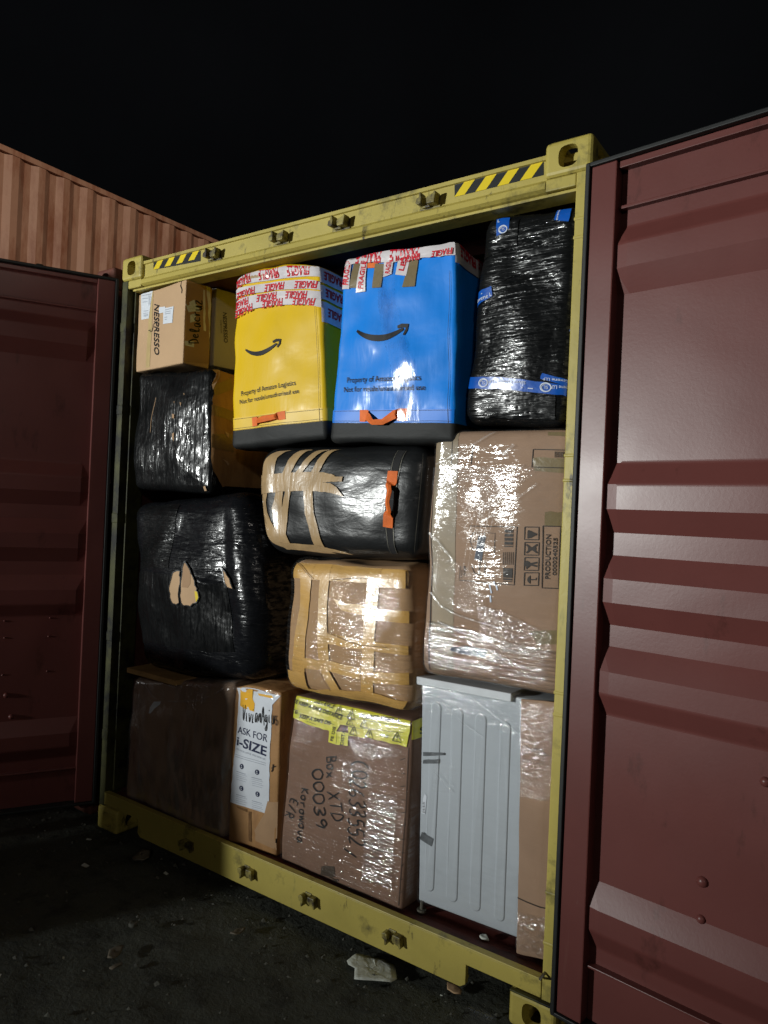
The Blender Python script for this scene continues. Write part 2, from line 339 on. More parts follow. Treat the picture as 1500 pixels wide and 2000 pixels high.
_tc = {}
def tmesh(txt, bold=0.0, shear=0.0):
    k = (txt, bold, shear)
    if k in _tc: return _tc[k]
    cu = bpy.data.curves.new('t', 'FONT'); cu.body = txt; cu.size = 1; cu.offset = bold; cu.shear = shear; cu.resolution_u = 3
    o = bpy.data.objects.new('t', cu); COL.objects.link(o); dg = bpy.context.evaluated_depsgraph_get()
    me = bpy.data.meshes.new_from_object(o.evaluated_get(dg)); vs = [v.co.copy() for v in me.vertices]; fs = [tuple(p.vertices) for p in me.polygons]
    bpy.data.objects.remove(o); bpy.data.curves.remove(cu); bpy.data.meshes.remove(me)
    x0 = min(v.x for v in vs); x1 = max(v.x for v in vs)
    _tc[k] = ([V((v.x-x0, v.y)) for v in vs], fs, x1-x0); return _tc[k]
class Ink:
    """collects marks that lie on a face"""
    def __init__(s, f, off=.003): s.f = f; s.off = off; s.v = []; s.fs = []
    def _add(s, uv, fs, o=0):
        n = len(s.v); s.v += [s.f.P(p, s.off+o) for p in uv]; s.fs += [tuple(i+n for i in q) for q in fs]
    def text(s, t, p0, p1, p2, bold=.01, shear=0, cap=.70, metric=False):
        if not metric: p0, p1, p2 = M(s.f, (p0, p1, p2))
        vs, fs, w = tmesh(t, bold, shear); e1 = p1-p0; e2 = p2-p0
        s._add([p0+e1*(v.x/w)+e2*(v.y/cap) for v in vs], fs); return s
    def line(s, pts, w, px=True, closed=False, o=0):
        if px: pts = M(s.f, pts)
        if closed: pts = pts+[pts[0]]
        P = []
        for a, b in zip(pts, pts[1:]):
            k = max(1, int((b-a).length/.02))
            P += [a+(b-a)*(i/k) for i in range(k)]
        P.append(pts[-1]); n = len(P); uv = []
        for i, p in enumerate(P):
            t = P[min(i+1, n-1)]-P[max(i-1, 0)]
            t = t.normalized() if t.length > 1e-9 else V((1, 0)); q = V((-t.y, t.x))*(w/2 if not callable(w) else w(i/(n-1))/2)
            uv += [p+q, p-q]
        s._add(uv, [(2*i, 2*i+1, 2*i+3, 2*i+2) for i in range(n-1)], o); return s
    def poly(s, pts, px=True, o=0):
        uv = M(s.f, pts) if px else pts; s._add(uv, [tuple(range(len(uv)))], o); return s
    def star(s, pts, o=0, k=4):
        uv = M(s.f, pts); D = []
        for a, b in zip(uv, uv[1:]+uv[:1]): D += [a, (a+b)/2]
        c = sum(D, V((0, 0)))/len(D); n = len(D); P = [c]
        for j in range(1, k+1): P += [c+(p-c)*(j/k) for p in D]
        fs = [(0, 1+i, 1+(i+1) % n) for i in range(n)]
        for j in range(k-1): fs += [(1+j*n+i, 1+(j+1)*n+i, 1+(j+1)*n+(i+1) % n, 1+j*n+(i+1) % n) for i in range(n)]
        s._add(P, fs, o); return s
    def patch(s, A, B, ny=3, px=True, step=.02, o=0, jag=0):
        """ribbon between edge polylines A and B (same number of points)"""
        if px: A, B = M(s.f, A), M(s.f, B)
        def dens(L, ks):
            o_ = []
            for (a, b), k in zip(zip(L, L[1:]), ks): o_ += [a+(b-a)*(i/k) for i in range(k)]
            return o_+[L[-1]]
        ks = [max(1, int(max((A[i+1]-A[i]).length, (B[i+1]-B[i]).length)/step)) for i in range(len(A)-1)]
        A, B = dens(A, ks), dens(B, ks); uv = []
        ny = max(ny, int((A[0]-B[0]).length/step))
        for a, b in zip(A, B):
            for j in range(ny+1): uv.append(a+(b-a)*(j/ny)+(V((random.uniform(-jag, jag), random.uniform(-jag, jag))) if jag and j in (0, ny) else V((0, 0))))
        m = ny+1; s._add(uv, [(i*m+j, i*m+j+1, (i+1)*m+j+1, (i+1)*m+j) for i in range(len(A)-1) for j in range(ny)], o); return s
    def circle(s, c, r, k=18, o=0):
        if not isinstance(c, V): c = s.f.m(*c)
        s._add([c+V((math.cos(6.2832*i/k), math.sin(6.2832*i/k)))*r for i in range(k)], [tuple(range(k))], o); return s
    def ring(s, c, r, w, k=20, sq=1.0, o=0):
        if not isinstance(c, V): c = s.f.m(*c)
        s.line([c+V((math.cos(6.2832*i/k)*r, math.sin(6.2832*i/k)*r*sq)) for i in range(k+1)], w, px=False, o=o); return s
    def build(s, name, mat, parent, label=None, smooth=True):
        return obj(name, s.v, s.fs, mat, parent, smooth, label)

# one-stroke hand lettering
GL = {'0': [[(.5, 1), (.12, .8), (.1, .3), (.45, 0), (.85, .25), (.85, .75), (.5, 1)]], '1': [[(.5, 1), (.45, 0)]], '2': [[(.1, .8), (.45, 1), (.8, .75), (.5, .35), (.1, .02), (.9, .05)]],
      '3': [[(.1, .9), (.6, 1), (.8, .75), (.35, .52), (.85, .3), (.5, 0), (.1, .1)]], '5': [[(.85, 1), (.3, .98), (.2, .6), (.7, .6), (.85, .25), (.5, 0), (.1, .08)]], '6': [[(.7, 1), (.3, .7), (.1, .25), (.4, 0), (.8, .2), (.6, .45), (.15, .3)]],
      '9': [[(.8, .75), (.5, 1), (.15, .75), (.45, .5), (.8, .75), (.75, .3), (.6, 0)]], '(': [[(.7, 1.1), (.25, .8), (.2, .3), (.6, -.05)]], '/': [[(.8, 1.1), (.1, -.1)]],
      'B': [[(.2, 0), (.25, 1)], [(.1, .98), (.7, .95), (.75, .65), (.3, .52), (.85, .4), (.8, .05), (.15, .0)]], 'o': [[(.5, .6), (.15, .45), (.2, .05), (.6, 0), (.8, .35), (.5, .6), (.95, .5)]], 'x': [[(.1, .6), (.8, 0)], [(.8, .6), (.1, 0)]],
      'X': [[(.1, 1), (.85, 0)], [(.85, 1), (.1, 0)]], 'T': [[(0, 1), (.95, .95)], [(.5, .97), (.45, 0)]], 'D': [[(.2, 0), (.25, 1), (.8, .75), (.85, .3), (.1, 0)]], 'K': [[(.2, 0), (.25, 1)], [(.85, 1), (.28, .5), (.9, 0)]],
      'w': [[(.05, .6), (.2, 0), (.45, .5), (.7, 0), (.95, .6)]], 'e': [[(.15, .3), (.75, .35), (.5, .6), (.15, .35), (.35, 0), (.85, .12)]], 'a': [[(.75, .55), (.3, .6), (.1, .2), (.4, 0), (.75, .5), (.75, .1), (.95, 0)]], 'r': [[(.15, .6), (.2, 0), (.3, .45), (.85, .6)]],
      'l': [[(.2, 0), (.7, .9), (.4, 1), (.25, .4), (.5, 0), (.85, .15)]], 'c': [[(.8, .5), (.4, .6), (.1, .25), (.4, 0), (.85, .12)]], 'i': [[(.3, .6), (.3, .05), (.6, 0)], [(.35, .85), (.38, .9)]], 'u': [[(.1, .6), (.15, .1), (.5, 0), (.8, .6), (.8, .05), (1, 0)]], 'z': [[(.1, .6), (.8, .6), (.1, 0), (.9, .05)]],
      'V': [[(.05, 1.1), (.45, 0), (.95, 1.15)]], 'v': [[(.05, .6), (.4, 0), (.85, .6)]], 'n': [[(.1, .6), (.12, 0), (.45, .6), (.75, .5), (.8, 0), (1, .05)]], 'A': [[(0, 0), (.5, 1.2), (.9, -.1)], [(.1, .5), (.9, .45)]], 'g': [[(.75, .55), (.3, .6), (.15, .2), (.6, .15), (.75, .5), (.7, -.4), (.2, -.4), (.9, .1)]],
      's': [[(.8, .55), (.3, .6), (.3, .35), (.75, .25), (.5, 0), (.1, .05)]], 'E': [[(.85, 1), (.2, .95), (.2, .05), (.9, 0)], [(.2, .5), (.7, .52)]], 'R': [[(.2, 0), (.25, 1), (.8, .85), (.7, .5), (.25, .5), (.9, 0)]], 'f': [[(.8, .95), (.45, 1), (.4, 0)], [(.1, .55), (.75, .58)]], 'm': [[(.05, .6), (.1, 0), (.3, .6), (.45, .05), (.65, .6), (.85, 0), (1, .1)]], '-': [[(.1, .4), (.8, .42)]]}
def scrawl(inkobj, txt, p0, p1, p2, w=.006):
    """hand-drawn capitals along p0->p1 with the top of the first letter at p2"""
    f = inkobj.f; a, b, c = M(f, (p0, p1, p2)); e1 = (b-a)/len(txt); e2 = c-a
    for i, ch in enumerate(txt):
        for st in GL.get(ch, []):
            pts = [a+e1*(i+x*.92+random.uniform(-.03, .03))+e2*(y+random.uniform(-.04, .04)+.05*math.sin(i*1.7)) for x, y in st]
            out = []
            for j in range(len(pts)-1):
                q0, q1, q2, q3 = pts[max(j-1, 0)], pts[j], pts[j+1], pts[min(j+2, len(pts)-1)]
                for t in (0, .25, .5, .75):
                    out.append(.5*((2*q1)+(q2-q0)*t+(2*q0-5*q1+4*q2-q3)*t*t+(3*q1-q0-3*q2+q3)*t**3))
            out.append(pts[-1])
            inkobj.line(out, lambda s_: w*(.7+.45*math.sin(3.1*s_)), px=False)
    return inkobj

def cr(s, ox, oy): return lambda x, y: (ox+x/s, oy+y/s)
# ------------------------------------------------------------------ ground
GZ = 0.0
def ground():
    m, nt, out = newmat('dirty_asphalt'); p = nd(nt, 'ShaderNodeBsdfPrincipled'); nt.links.new(p.outputs[0], out.inputs[0])
    a = nz(nt, sc=1.3, detail=8, rough=.65); b = nz(nt, sc=45, detail=6, rough=.7); c = nz(nt, sc=7, detail=6, rough=.7)
    col = mixc(nt, ramp(nt, a, [(.35, g(0)), (.65, g(1))]), (.054, .059, .049), (.082, .087, .072))
    col = mixc(nt, ramp(nt, b, [(.62, g(0)), (.72, g(1))]), col, (.10, .10, .08))
    col = mixc(nt, ramp(nt, c, [(.5, g(0)), (.7, g(1))]), col, (.03, .03, .026))
    nt.links.new(col, p.inputs['Base Color']); p.inputs['Roughness'].default_value = .85; p.inputs['Specular IOR Level'].default_value = .3
    n1 = bumpn(nt, a, .03); n2 = bumpn(nt, c, .012, 1, n1); n3 = bumpn(nt, b, .004, 1, n2); nt.links.new(n3, p.inputs['Normal'])
    vs = []; fs = []; N = 90; X0, X1, Y0, Y1 = -1.6, 3.2, -2.4, 1.0
    for j in range(N+1):
        for i in range(N+1):
            x = X0+(X1-X0)*i/N; y = Y0+(Y1-Y0)*j/N; e = min(i, N-i, j, N-j)/8; e = min(1, e)
            z = GZ-.012*e+e*(.012*noise.noise(V((x*1.7, y*1.7, 3)))+.008*noise.noise(V((x*6, y*6, 9)))+.004*noise.noise(V((x*17, y*17, 1))))
            vs.append((x, y, z))
    fs = [(j*(N+1)+i, j*(N+1)+i+1, (j+1)*(N+1)+i+1, (j+1)*(N+1)+i) for j in range(N) for i in range(N)]
    B = 400; n = len(vs); vs += [(-B, -B, GZ), (B, -B, GZ), (B, B, GZ), (-B, B, GZ), (X0, Y0, GZ), (X1, Y0, GZ), (X1, Y1, GZ), (X0, Y1, GZ)]
    fs += [(n, n+1, n+5, n+4), (n+1, n+2, n+6, n+5), (n+2, n+3, n+7, n+6), (n+3, n, n+4, n+7)]
    o = obj('ground', vs, fs, m, None, True); o['kind'] = 'structure'
ground()

# ------------------------------------------------------------------ containers
_cast = {}
def casting_mesh(mat):
    if mat.name in _cast: return _cast[mat.name]
    def tmp(name, vs, fs):
        me = bpy.data.meshes.new(name); me.from_pydata(vs, [], fs); o = bpy.data.objects.new(name, me); COL.objects.link(o)
        bm = bmesh.new(); bm.from_mesh(me); bmesh.ops.recalc_face_normals(bm, faces=bm.faces); bm.to_mesh(me); bm.free(); return o
    W, D, H = .162, .178, .118
    b = MB().box(-W/2, W/2, -D/2, D/2, 0, H); base = tmp('c', b.v, b.f)
    m = base.modifiers.new('bv', 'BEVEL'); m.width = .016; m.segments = 3
    cut = []
    def oval(hw, hh, n=20):
        o = []; r = min(hw, hh)
        for i in range(n):
            t = 2*math.pi*i/n; c_, s_ = math.cos(t), math.sin(t)
            o.append((math.copysign(abs(c_)**.7, c_)*hw, math.copysign(abs(s_)**.7, s_)*hh))
        return o
    for ax in 'xyz':
        mb = MB()
        if ax == 'y': mb.prism([V((x, 0, H/2+z)) for x, z in oval(.033, .036)], (0, -.2, 0), (0, .2, 0))
        if ax == 'x': mb.prism([V((0, y, H/2+z)) for y, z in oval(.037, .033)], (-.2, 0, 0), (.2, 0, 0))
        if ax == 'z': mb.prism([V((x, y, 0)) for x, y in oval(.031, .058)], (0, 0, -.2), (0, 0, .3))
        o = tmp('k', mb.v, mb.f); cut.append(o)
        m = base.modifiers.new('b'+ax, 'BOOLEAN'); m.operation = 'DIFFERENCE'; m.object = o; m.solver = 'EXACT'
    dg = bpy.context.evaluated_depsgraph_get(); me = bpy.data.meshes.new_from_object(base.evaluated_get(dg))
    for o in cut+[base]: bpy.data.objects.remove(o)
    me.materials.clear(); me.materials.append(mat); _cast[mat.name] = me; return me
def corrugated(mb, P, U, N, L, z0, z1, pitch=.278, dep=.036):
    """vertical corrugations along U starting at P; N outward"""
    P, U, N = V(P), V(U), V(N); pr = []; s = 0
    while s < L:
        pr += [(s, 0), (s+.072, 0), (s+.14, -dep), (s+.21, -dep)]; s += pitch
    pr = [q for q in pr if q[0] < L]+[(L, 0)]
    vs = []; 
    for q, t in pr:
        for z in (z0, z1): vs.append(P+U*q+N*t+V((0, 0, z)))
    mb.add(vs, [(2*i, 2*i+2, 2*i+3, 2*i+1) for i in range(len(pr)-1)])
def container(name, label, x0, y0, z0, paint, inner, H=2.896, W=2.438, L=12.19, open_front=False, frontstuff=True, group=None, post=None):
    t = thing(name, label, 'shipping container', (x0+W/2, y0+L/2, z0), group)
    def cast(x, y, z, mat=paint):
        o = bpy.data.objects.new('corner_casting', casting_mesh(mat)); COL.objects.link(o); o.parent = t; o.location = V((x, y, z))-t.location; return o
    for yy in (y0+.089, y0+L-.089):
        for xx in (x0+.081, x0+W-.081):
            for zz in (z0, z0+H-.118): cast(xx, yy, zz)
    # side walls
    for side, sx in ((-1, x0), (1, x0+W)):
        mb = MB(); corrugated(mb, (sx-side*.012, y0+.12, 0), (0, 1, 0), (side, 0, 0), L-.24, z0+.16, z0+H-.055)
        mb.build('side_wall', paint, t)
        rr = MB(); xa, xb = sorted((sx-side*.002, sx-side*.062))
        rr.box(xa, xb, y0+.17, y0+L-.17, z0+H-.062, z0+H-.004); rr.build('top_rail', paint, t, bevel=.003)
        rr = MB(); rr.box(xa, xb, y0+.17, y0+L-.17, z0+.02, z0+.168); rr.build('bottom_rail', paint, t, bevel=.003)
        if open_front:
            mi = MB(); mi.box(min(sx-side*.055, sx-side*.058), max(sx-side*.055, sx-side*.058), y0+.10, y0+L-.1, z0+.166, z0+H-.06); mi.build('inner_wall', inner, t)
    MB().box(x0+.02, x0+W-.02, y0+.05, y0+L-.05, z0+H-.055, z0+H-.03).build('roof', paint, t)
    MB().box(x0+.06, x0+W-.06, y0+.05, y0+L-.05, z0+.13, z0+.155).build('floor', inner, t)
    MB().box(x0+.05, x0+W-.05, y0+L-.06, y0+L-.02, z0+.1, z0+H-.06).build('end_wall', paint, t)
    return t

cont = container('shipping_container', 'yellow shipping container with open red doors, packed full of wrapped parcels', 0, 0, 0, yellow, redin, open_front=True)
rustc = container('shipping_container', 'rusty red container close beside the yellow one, mostly behind its left door', -2.438-.135, .05, 0, rust, rust, H=2.896)
far = container('shipping_container', 'faded orange corrugated container on the upper tier at far left', -4.12-2.438, -3.6, 2.6, orange, orange, H=2.591, group='stack of orange containers')
farb = container('shipping_container', 'container at ground level carrying the faded orange corrugated one', -4.12-2.438, -3.6, 0, orange, orange, H=2.591, group='stack of orange containers')

def header_profile(t, x0, x1, y0, zt, mat):
    # front plate, top lip, slanted lower lip; polygon in (y,z)
    pr = [(.018, .862), (.012, .862), (.012, .848), (.020, .846), (.020, .782), (.006, .768), (.004, .748), (.016, .740), (.030, .736), (.10, .736), (.10, .862)]
    mb = MB(); mb.prism([V((x0, y0+a, zt-.896+b)) for a, b in pr], (0, 0, 0), (x1-x0, 0, 0)); return mb.build('door_header', mat, t)
header_profile(cont, .158, 2.280, 0, 2.896, yellow)
MB().box(2.281, 2.385, .006, .10, 2.7365, 2.7765).build('header_end', yellow, cont, bevel=.004)
MB().box(.053, .157, .006, .10, 2.7365, 2.7765).build('header_end', yellow, cont, bevel=.004)
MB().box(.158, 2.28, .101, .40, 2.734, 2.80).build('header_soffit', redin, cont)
# drip lip line under the header
MB().box(.075, 2.39, .020, .10, 2.7245, 2.7345).build('header_lip', yellow, cont, bevel=.002)
# posts
for sx in (0, 1):
    X = (lambda v: v) if sx == 0 else (lambda v: 2.438-v)
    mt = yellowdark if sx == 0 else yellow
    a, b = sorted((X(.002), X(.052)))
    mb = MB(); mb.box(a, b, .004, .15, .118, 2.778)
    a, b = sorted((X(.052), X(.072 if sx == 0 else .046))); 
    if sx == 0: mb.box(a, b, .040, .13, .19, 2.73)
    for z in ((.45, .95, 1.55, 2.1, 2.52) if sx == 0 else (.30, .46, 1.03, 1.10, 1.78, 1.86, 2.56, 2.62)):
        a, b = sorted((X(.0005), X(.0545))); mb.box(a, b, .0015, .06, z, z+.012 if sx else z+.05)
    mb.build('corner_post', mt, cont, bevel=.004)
# threshold (sill) with fork notches
def sill():
    mb = MB(); y0 = .004
    zs, zb = .182, .045
    poly = [(.050, zs), (2.384, zs), (2.384, .127), (2.115, .127), (2.115, .060), (2.095, zb), (.345, zb), (.325, .060), (.325, .127), (.050, .127)]
    mb.prism([V((x, y0, z)) for x, z in poly], (0, 0, 0), (0, .02, 0)); mb.build('door_sill', yellow, cont, bevel=.002)
    MB().box(.054, 2.383, .0255, .10, .128, .1695).build('sill_threshold', sillred, cont, bevel=.004)
    MB().box(.07, 2.37, .1, .46, .1555, .1665).build('sill_floor_plate', sillred, cont)
    MB().box(.054, 2.383, .0, .03, .1825, .1905).build('sill_lip', yellow, cont, bevel=.002)
    MB().box(.345, 2.095, .0245, .07, .045, .055).build('sill_bottom_flange', yellow, cont)
sill()
# dark closing plates by the bottom castings
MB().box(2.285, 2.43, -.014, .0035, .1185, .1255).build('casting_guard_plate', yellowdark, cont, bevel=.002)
# hazard stickers on the header
def sticker(pq, n, first):
    f = Flat((0, .0195, 2.8), (1, 0, 0), (0, -1, 0)); k = Ink(f, .0008); TL, TR, BR, BL = M(f, pq)
    k.patch([TL, TR], [BL, BR], 1, px=False, step=1); s = k.build('hazard_sticker', blackp, cont, smooth=False)
    k2 = Ink(f, .0016); L = (TR-TL).length
    def cl(p): 
        return V((max(TL.x, min(TR.x, p.x)), p.y))
    h = TL.y-BL.y; w_ = L/n
    for i in range(n+1):
        x = TL.x+w_*(i+first); q = [V((x+h*.85, TL.y)), V((x+h*.85+w_*.5, TL.y)), V((x+w_*.5, BL.y)), V((x, BL.y))]
        # clip to the sticker rectangle
        def clip(poly, xx, sg):
            o = []
            for a, b in zip(poly, poly[1:]+poly[:1]):
                ia, ib = sg*(a.x-xx) >= 0, sg*(b.x-xx) >= 0
                if ia: o.append(a)
                if ia != ib: o.append(a+(b-a)*((xx-a.x)/(b.x-a.x)))
            return o
        q = clip(q, TL.x, 1); q = clip(q, TR.x, -1) if q else q
        if len(q) > 2: k2.poly(q, px=False)
    k2.build('stripes', hazy, s, smooth=False)
sticker([(888, 360), (1062, 317), (1062, 342), (888, 385)], 4, 0.02)
sticker([(300, 509), (392, 490), (392, 510), (300, 527)], 4, 0.02)
# keeper lugs of the lock rods
def keeper(x, z, up):
    t = MB(); s = 1 if up else -1
    t.box(x-.046, x+.044, .0005+.013, .019, z-.022, z+.020)
    k1 = [(-.055, -.012), (-.05, .012), (-.036, .016), (-.036, .040), (-.027, .040), (-.020, .014), (-.022, -.014), (-.034, -.020)]
    k2 = [(.006, -.022), (.002, .006), (.014, .016), (.040, .022), (.050, .034), (.058, .028), (.052, .0), (.050, -.022)]
    for kk, d in ((k1, .052), (k2, .046)):
        t.prism([V((x+a*.74, .012, z+b*s*.74)) for a, b in kk], (0, 0, 0), (0, -d*.72, 0))
    t.box(x-.026, x+.008, .000, .012, z-.014*s-.006, z-.014*s+.006)
    t.build('lock_keeper', grimesteel, cont, bevel=.0025)
for x in (.681, 1.093, 1.417, 1.831): keeper(x, 2.800, True)
for x in (.690, 1.076, 1.418, 1.822): keeper(x, .118, False)

# ------------------------------------------------------------------ doors of the yellow container
def zR(py, px=1190):
    a = math.radians(7); return un(px, py, (2.450, -.036, 0), (math.sin(a), math.cos(a), 0)).z
def door(P, d, n, mat, z1=2.79):
    """P pivot on inner plane, d direction away from hinge, n inner normal"""
    d, n = V(d), V(n); P = V(P); Wd = 1.165; z0 = .135
    T = lambda s, t, z: P+d*s+n*t+V((0, 0, z))
    def bx(mb, s0, s1, t0, t1, a, b): mb.box(s0, s1, t0, t1, a, b, T=lambda v: T(v.x, v.y, v.z))
    R_, Q_ = -.044, -.012
    pys = [(405, R_), (441, R_), (476, Q_), (524, Q_), (571, R_), (902, R_), (945, Q_), (994, Q_), (1040, R_), (1085, R_), (1131, Q_), (1178, Q_), (1224, R_), (1267, R_), (1315, Q_), (1362, Q_), (1402, R_), (1744, R_), (1793, Q_), (1839, Q_), (1879, R_), (1916, R_)]
    pr = [(zR(p), t) for p, t in pys]
    vs = []; fs = []
    S = [.082, .084+.036, .5, 1.046, 1.083]
    for (z, t) in pr:
        for j, s in enumerate(S):
            vs.append(T(s, t if 0 < j < 4 else (t*.85+R_*.15), z))
    m = len(S); fs = [(i*m+j, i*m+j+1, (i+1)*m+j+1, (i+1)*m+j) for i in range(len(pr)-1) for j in range(m-1)]
    dr = obj('door', vs, fs, mat, cont, False)
    bv = dr.modifiers.new('b', 'BEVEL'); bv.width = .006; bv.segments = 3; bv.limit_method = 'ANGLE'; bv.angle_limit = math.radians(25)
    sm = MB(); bx(sm, .0, .083, -.05, 0, z0, z1-.012); sm.build('hinge_stile', mat, dr, bevel=.004)
    sm = MB(); bx(sm, 1.082, Wd, -.05, 0, z0, z1-.012); sm.build('closing_stile', mat, dr, bevel=.004)
    sm = MB(); bx(sm, .0835, 1.0815, -.05, -.040, pr[0][0]+.002, z1-.012); bx(sm, .0835, 1.0815, -.05, -.022, pr[0][0]-.004, pr[0][0]+.006); bx(sm, .0835, 1.0815, -.05, -.012, z1-.034, z1-.013)
    sm.build('top_rail', mat, dr, bevel=.002)
    sm = MB(); bx(sm, .0835, 1.0815, -.05, -.040, z0, pr[-1][0]-.002); bx(sm, .0835, 1.0815, -.05, -.018, pr[-1][0]-.004, pr[-1][0]+.004); sm.build('bottom_rail', mat, dr, bevel=.002)
    sm = MB(); bx(sm, .002, Wd-.002, -.062, -.0505, z0+.005, z1-.02); sm.build('outer_skin', mat, dr)
    gs = MB(); bx(gs, -.016, -.0008, -.045, .010, z0-.006, z1); bx(gs, -.016, Wd+.01, -.045, .008, z1-.0115, z1+.002); bx(gs, -.016, Wd+.01, -.045, .008, z0-.014, z0-.001); bx(gs, Wd+.0008, Wd+.014, -.045, .010, z0-.006, z1)
    gs.build('door_gasket', rubber, dr, bevel=.003)
    for s in (.35, .85):
        gs = MB(); gs.tube([T(s, -.085, z0-.03), T(s, -.085, z1+.03)], .017); gs.build('lock_rod', steel, dr, True)
    for z in (.35, 1.0, 1.8, 2.55):
        gs = MB(); bx(gs, -.05, .10, -.078, -.0625, z-.03, z+.03); gs.tube([T(-.035, -.07, z-.05), T(-.035, -.07, z+.05)], .012); gs.build('hinge', steel, dr)
    return dr, T
a_ = math.radians(7); dR, TR_ = door((2.450, -.036, 0), (math.cos(a_), -math.sin(a_), 0), (-math.sin(a_), -math.cos(a_), 0), red, 2.772)
a_ = math.radians(61); dL, TL_ = door((-.012, -.022, 0), (-math.cos(a_), -math.sin(a_), 0), (math.sin(a_), -math.cos(a_), 0), red)
def bolts(dr, P, n, pts, off):
    for (px, py, r) in pts:
        q = un(px, py, V(P)+V(n)*off, n); MB().dome(q, n, r, r*.8).build('bolt_head', red, dr, True)
a_ = math.radians(7)
bolts(dR, (2.450, -.036, 0), (-math.sin(a_), -math.cos(a_), 0), [(1372, 1722, .016), (1369, 1795, .013), (1495, 1527, .014), (1216, 315, .006), (1345, 288, .006), (1460, 258, .006)], -.044)
a_ = math.radians(61)
bolts(dL, (-.012, -.022, 0), (math.sin(a_), -math.cos(a_), 0), [(12, 1358, .013), (22, 1400, .013), (98, 1207, .005), (95, 1243, .005), (92, 1311, .005), (9, 1213, .005), (9, 1246, .005), (5, 1318, .005), (62, 1566, .006)], -.044)

# closed doors of the rusty neighbour
for k in (0, 1):
    xa = -2.438-.135+.06+k*1.162
    o = MB().box(xa, xa+1.155, .062, .10, .15, 2.77).build('door', rust, rustc, bevel=.004)
    for s in (.3, .85): MB().tube([V((xa+s, .04, .1)), V((xa+s, .04, 2.83))], .017).build('lock_rod', steel, o, True)
MB().box(-2.44, -.30, .07, .12, 2.775, 2.88).build('door_header', rust, rustc)
MB().box(-2.44, -.30, .07, .12, .02, .148).build('door_sill', rust, rustc)
for sx in (-2.573, -.217):
    MB().box(sx, sx+.082, .06, .2, .118, 2.778).build('corner_post', rust, rustc, bevel=.004)
for z0 in (0, 2.6):
    p = farb if z0 == 0 else far
    for k in (0, 1):
        xa = -6.558+.06+k*1.162; MB().box(xa, xa+1.155, -3.58, -3.54, z0+.15, z0+2.47).build('door', orange, p, bevel=.004)
    for sx in (-6.558, -4.202):
        for yy in (-3.6, 8.49): MB().box(sx, sx+.082, yy, yy+.1, z0+.118, z0+2.473).build('corner_post', orange, p, bevel=.004)

# ------------------------------------------------------------------ cargo
def cargo_thing(name, label, cat, cg, group=None): return thing(name, label, cat, cg.base, group)

# --- light brown coffee-machine style box, turned corner first
A0 = V((.083, .052, 0)); A1 = V((.470, .0, 0)); A2 = unY((411, 640), .15); A2.z = 0; zb, zt = 2.288, 2.700
cA = unY((357, 709), A1.y); zb = cA.z; zt = unY((354, 548), A1.y).z
A1.x = cA.x
def boxface(P, Q, z0, z1): return [V((P.x, P.y, z0)), V((Q.x, Q.y, z0)), V((Q.x, Q.y, z1)), V((P.x, P.y, z1))]
c1 = Cargo(boxface(A0, A1, zb, zt), 0, A2-A1, r=.006, bulge=.004, amp=.003, seed=1)
T1 = cargo_thing('cardboard_box', 'light brown cardboard box turned corner first, top left of the load under the header', 'box', c1)
c1.shell('box_body', cardl, T1, n=14)
fF, fR = c1.face('F'), c1.face('R'); k4 = cr(4.547, 240, 540)
# side face overlaid with darker board; its shade is put into the colour
i = Ink(fF, .0012); i.patch([k4(238, 120), k4(232, 450), k4(205, 835)], [k4(272, 108), k4(268, 450), k4(240, 830)], 2); i.build('packing_tape', surf('pale_packing_tape', (.56, .42, .20), .3, .5, coat=.3), T1)
i = Ink(fF, .002); i.patch([k4(165, 150), k4(168, 385)], [k4(265, 128), k4(238, 375)], 2); o = i.build('shipping_label', paper, T1)
i = Ink(fF, .003)
for (x0, y0, x1, y1) in [(180, 170, 250, 158), (180, 200, 225, 192), (182, 230, 222, 224), (190, 345, 232, 340), (190, 330, 232, 325), (190, 310, 232, 305), (190, 355, 232, 350), (235, 170, 238, 260), (245, 170, 248, 250)]: i.line([k4(x0, y0), k4(x1, y1)], .003)
i.build('print', greyink, o)
i = Ink(fF, .002); i.patch([k4(365, 285), k4(365, 425)], [k4(455, 265), k4(447, 412)], 2); i.patch([k4(328, 275), k4(330, 330)], [k4(382, 268), k4(382, 318)], 1); o = i.build('shipping_label', paper, T1)
i = Ink(fF, .003)
for (x0, y0, x1, y1) in [(380, 300, 440, 285), (380, 318, 430, 308), (380, 335, 430, 327), (378, 365, 400, 362), (380, 385, 398, 382)]: i.line([k4(x0, y0), k4(x1, y1)], .003)
i.build('print', greyink, o)
Ink(fF, .0022).text('NESPRESSO', k4(287, 245), k4(287, 690), k4(330, 258), bold=.012).build('lettering', ink, T1)
i = Ink(fF, .0024); i.line([k4(315, 400), k4(285, 425), k4(270, 480), k4(262, 492), k4(272, 485)], .004); i.line([k4(235, 480), k4(262, 490)], .003); i.line([k4(250, 470), k4(252, 500)], .002); i.build('pen_mark', ink, T1)
i = Ink(fR, .0012); i.patch([k4(540, 52), k4(545, 760)], [k4(755, 85), k4(760, 775)], 3); i.build('shaded_side_board', cardm, T1)
i = Ink(fR, .0022); i.patch([k4(738, 80), k4(765, 400), k4(768, 780)], [k4(775, 90), k4(790, 400), k4(790, 788)], 2, jag=.003); i.patch([k4(712, 120), k4(715, 480)], [k4(728, 122), k4(735, 485)], 1, jag=.002); i.build('torn_clear_tape', whitetape, T1)
i = Ink(fR, .002); i.patch([k4(548, 570), k4(550, 612)], [k4(632, 580), k4(628, 630)], 1); o = i.build('small_label', paper, T1)
i = Ink(fR, .0028); i.patch([k4(578, 582), k4(578, 606)], [k4(612, 588), k4(610, 612)], 1); i.build('print', greyink, o)
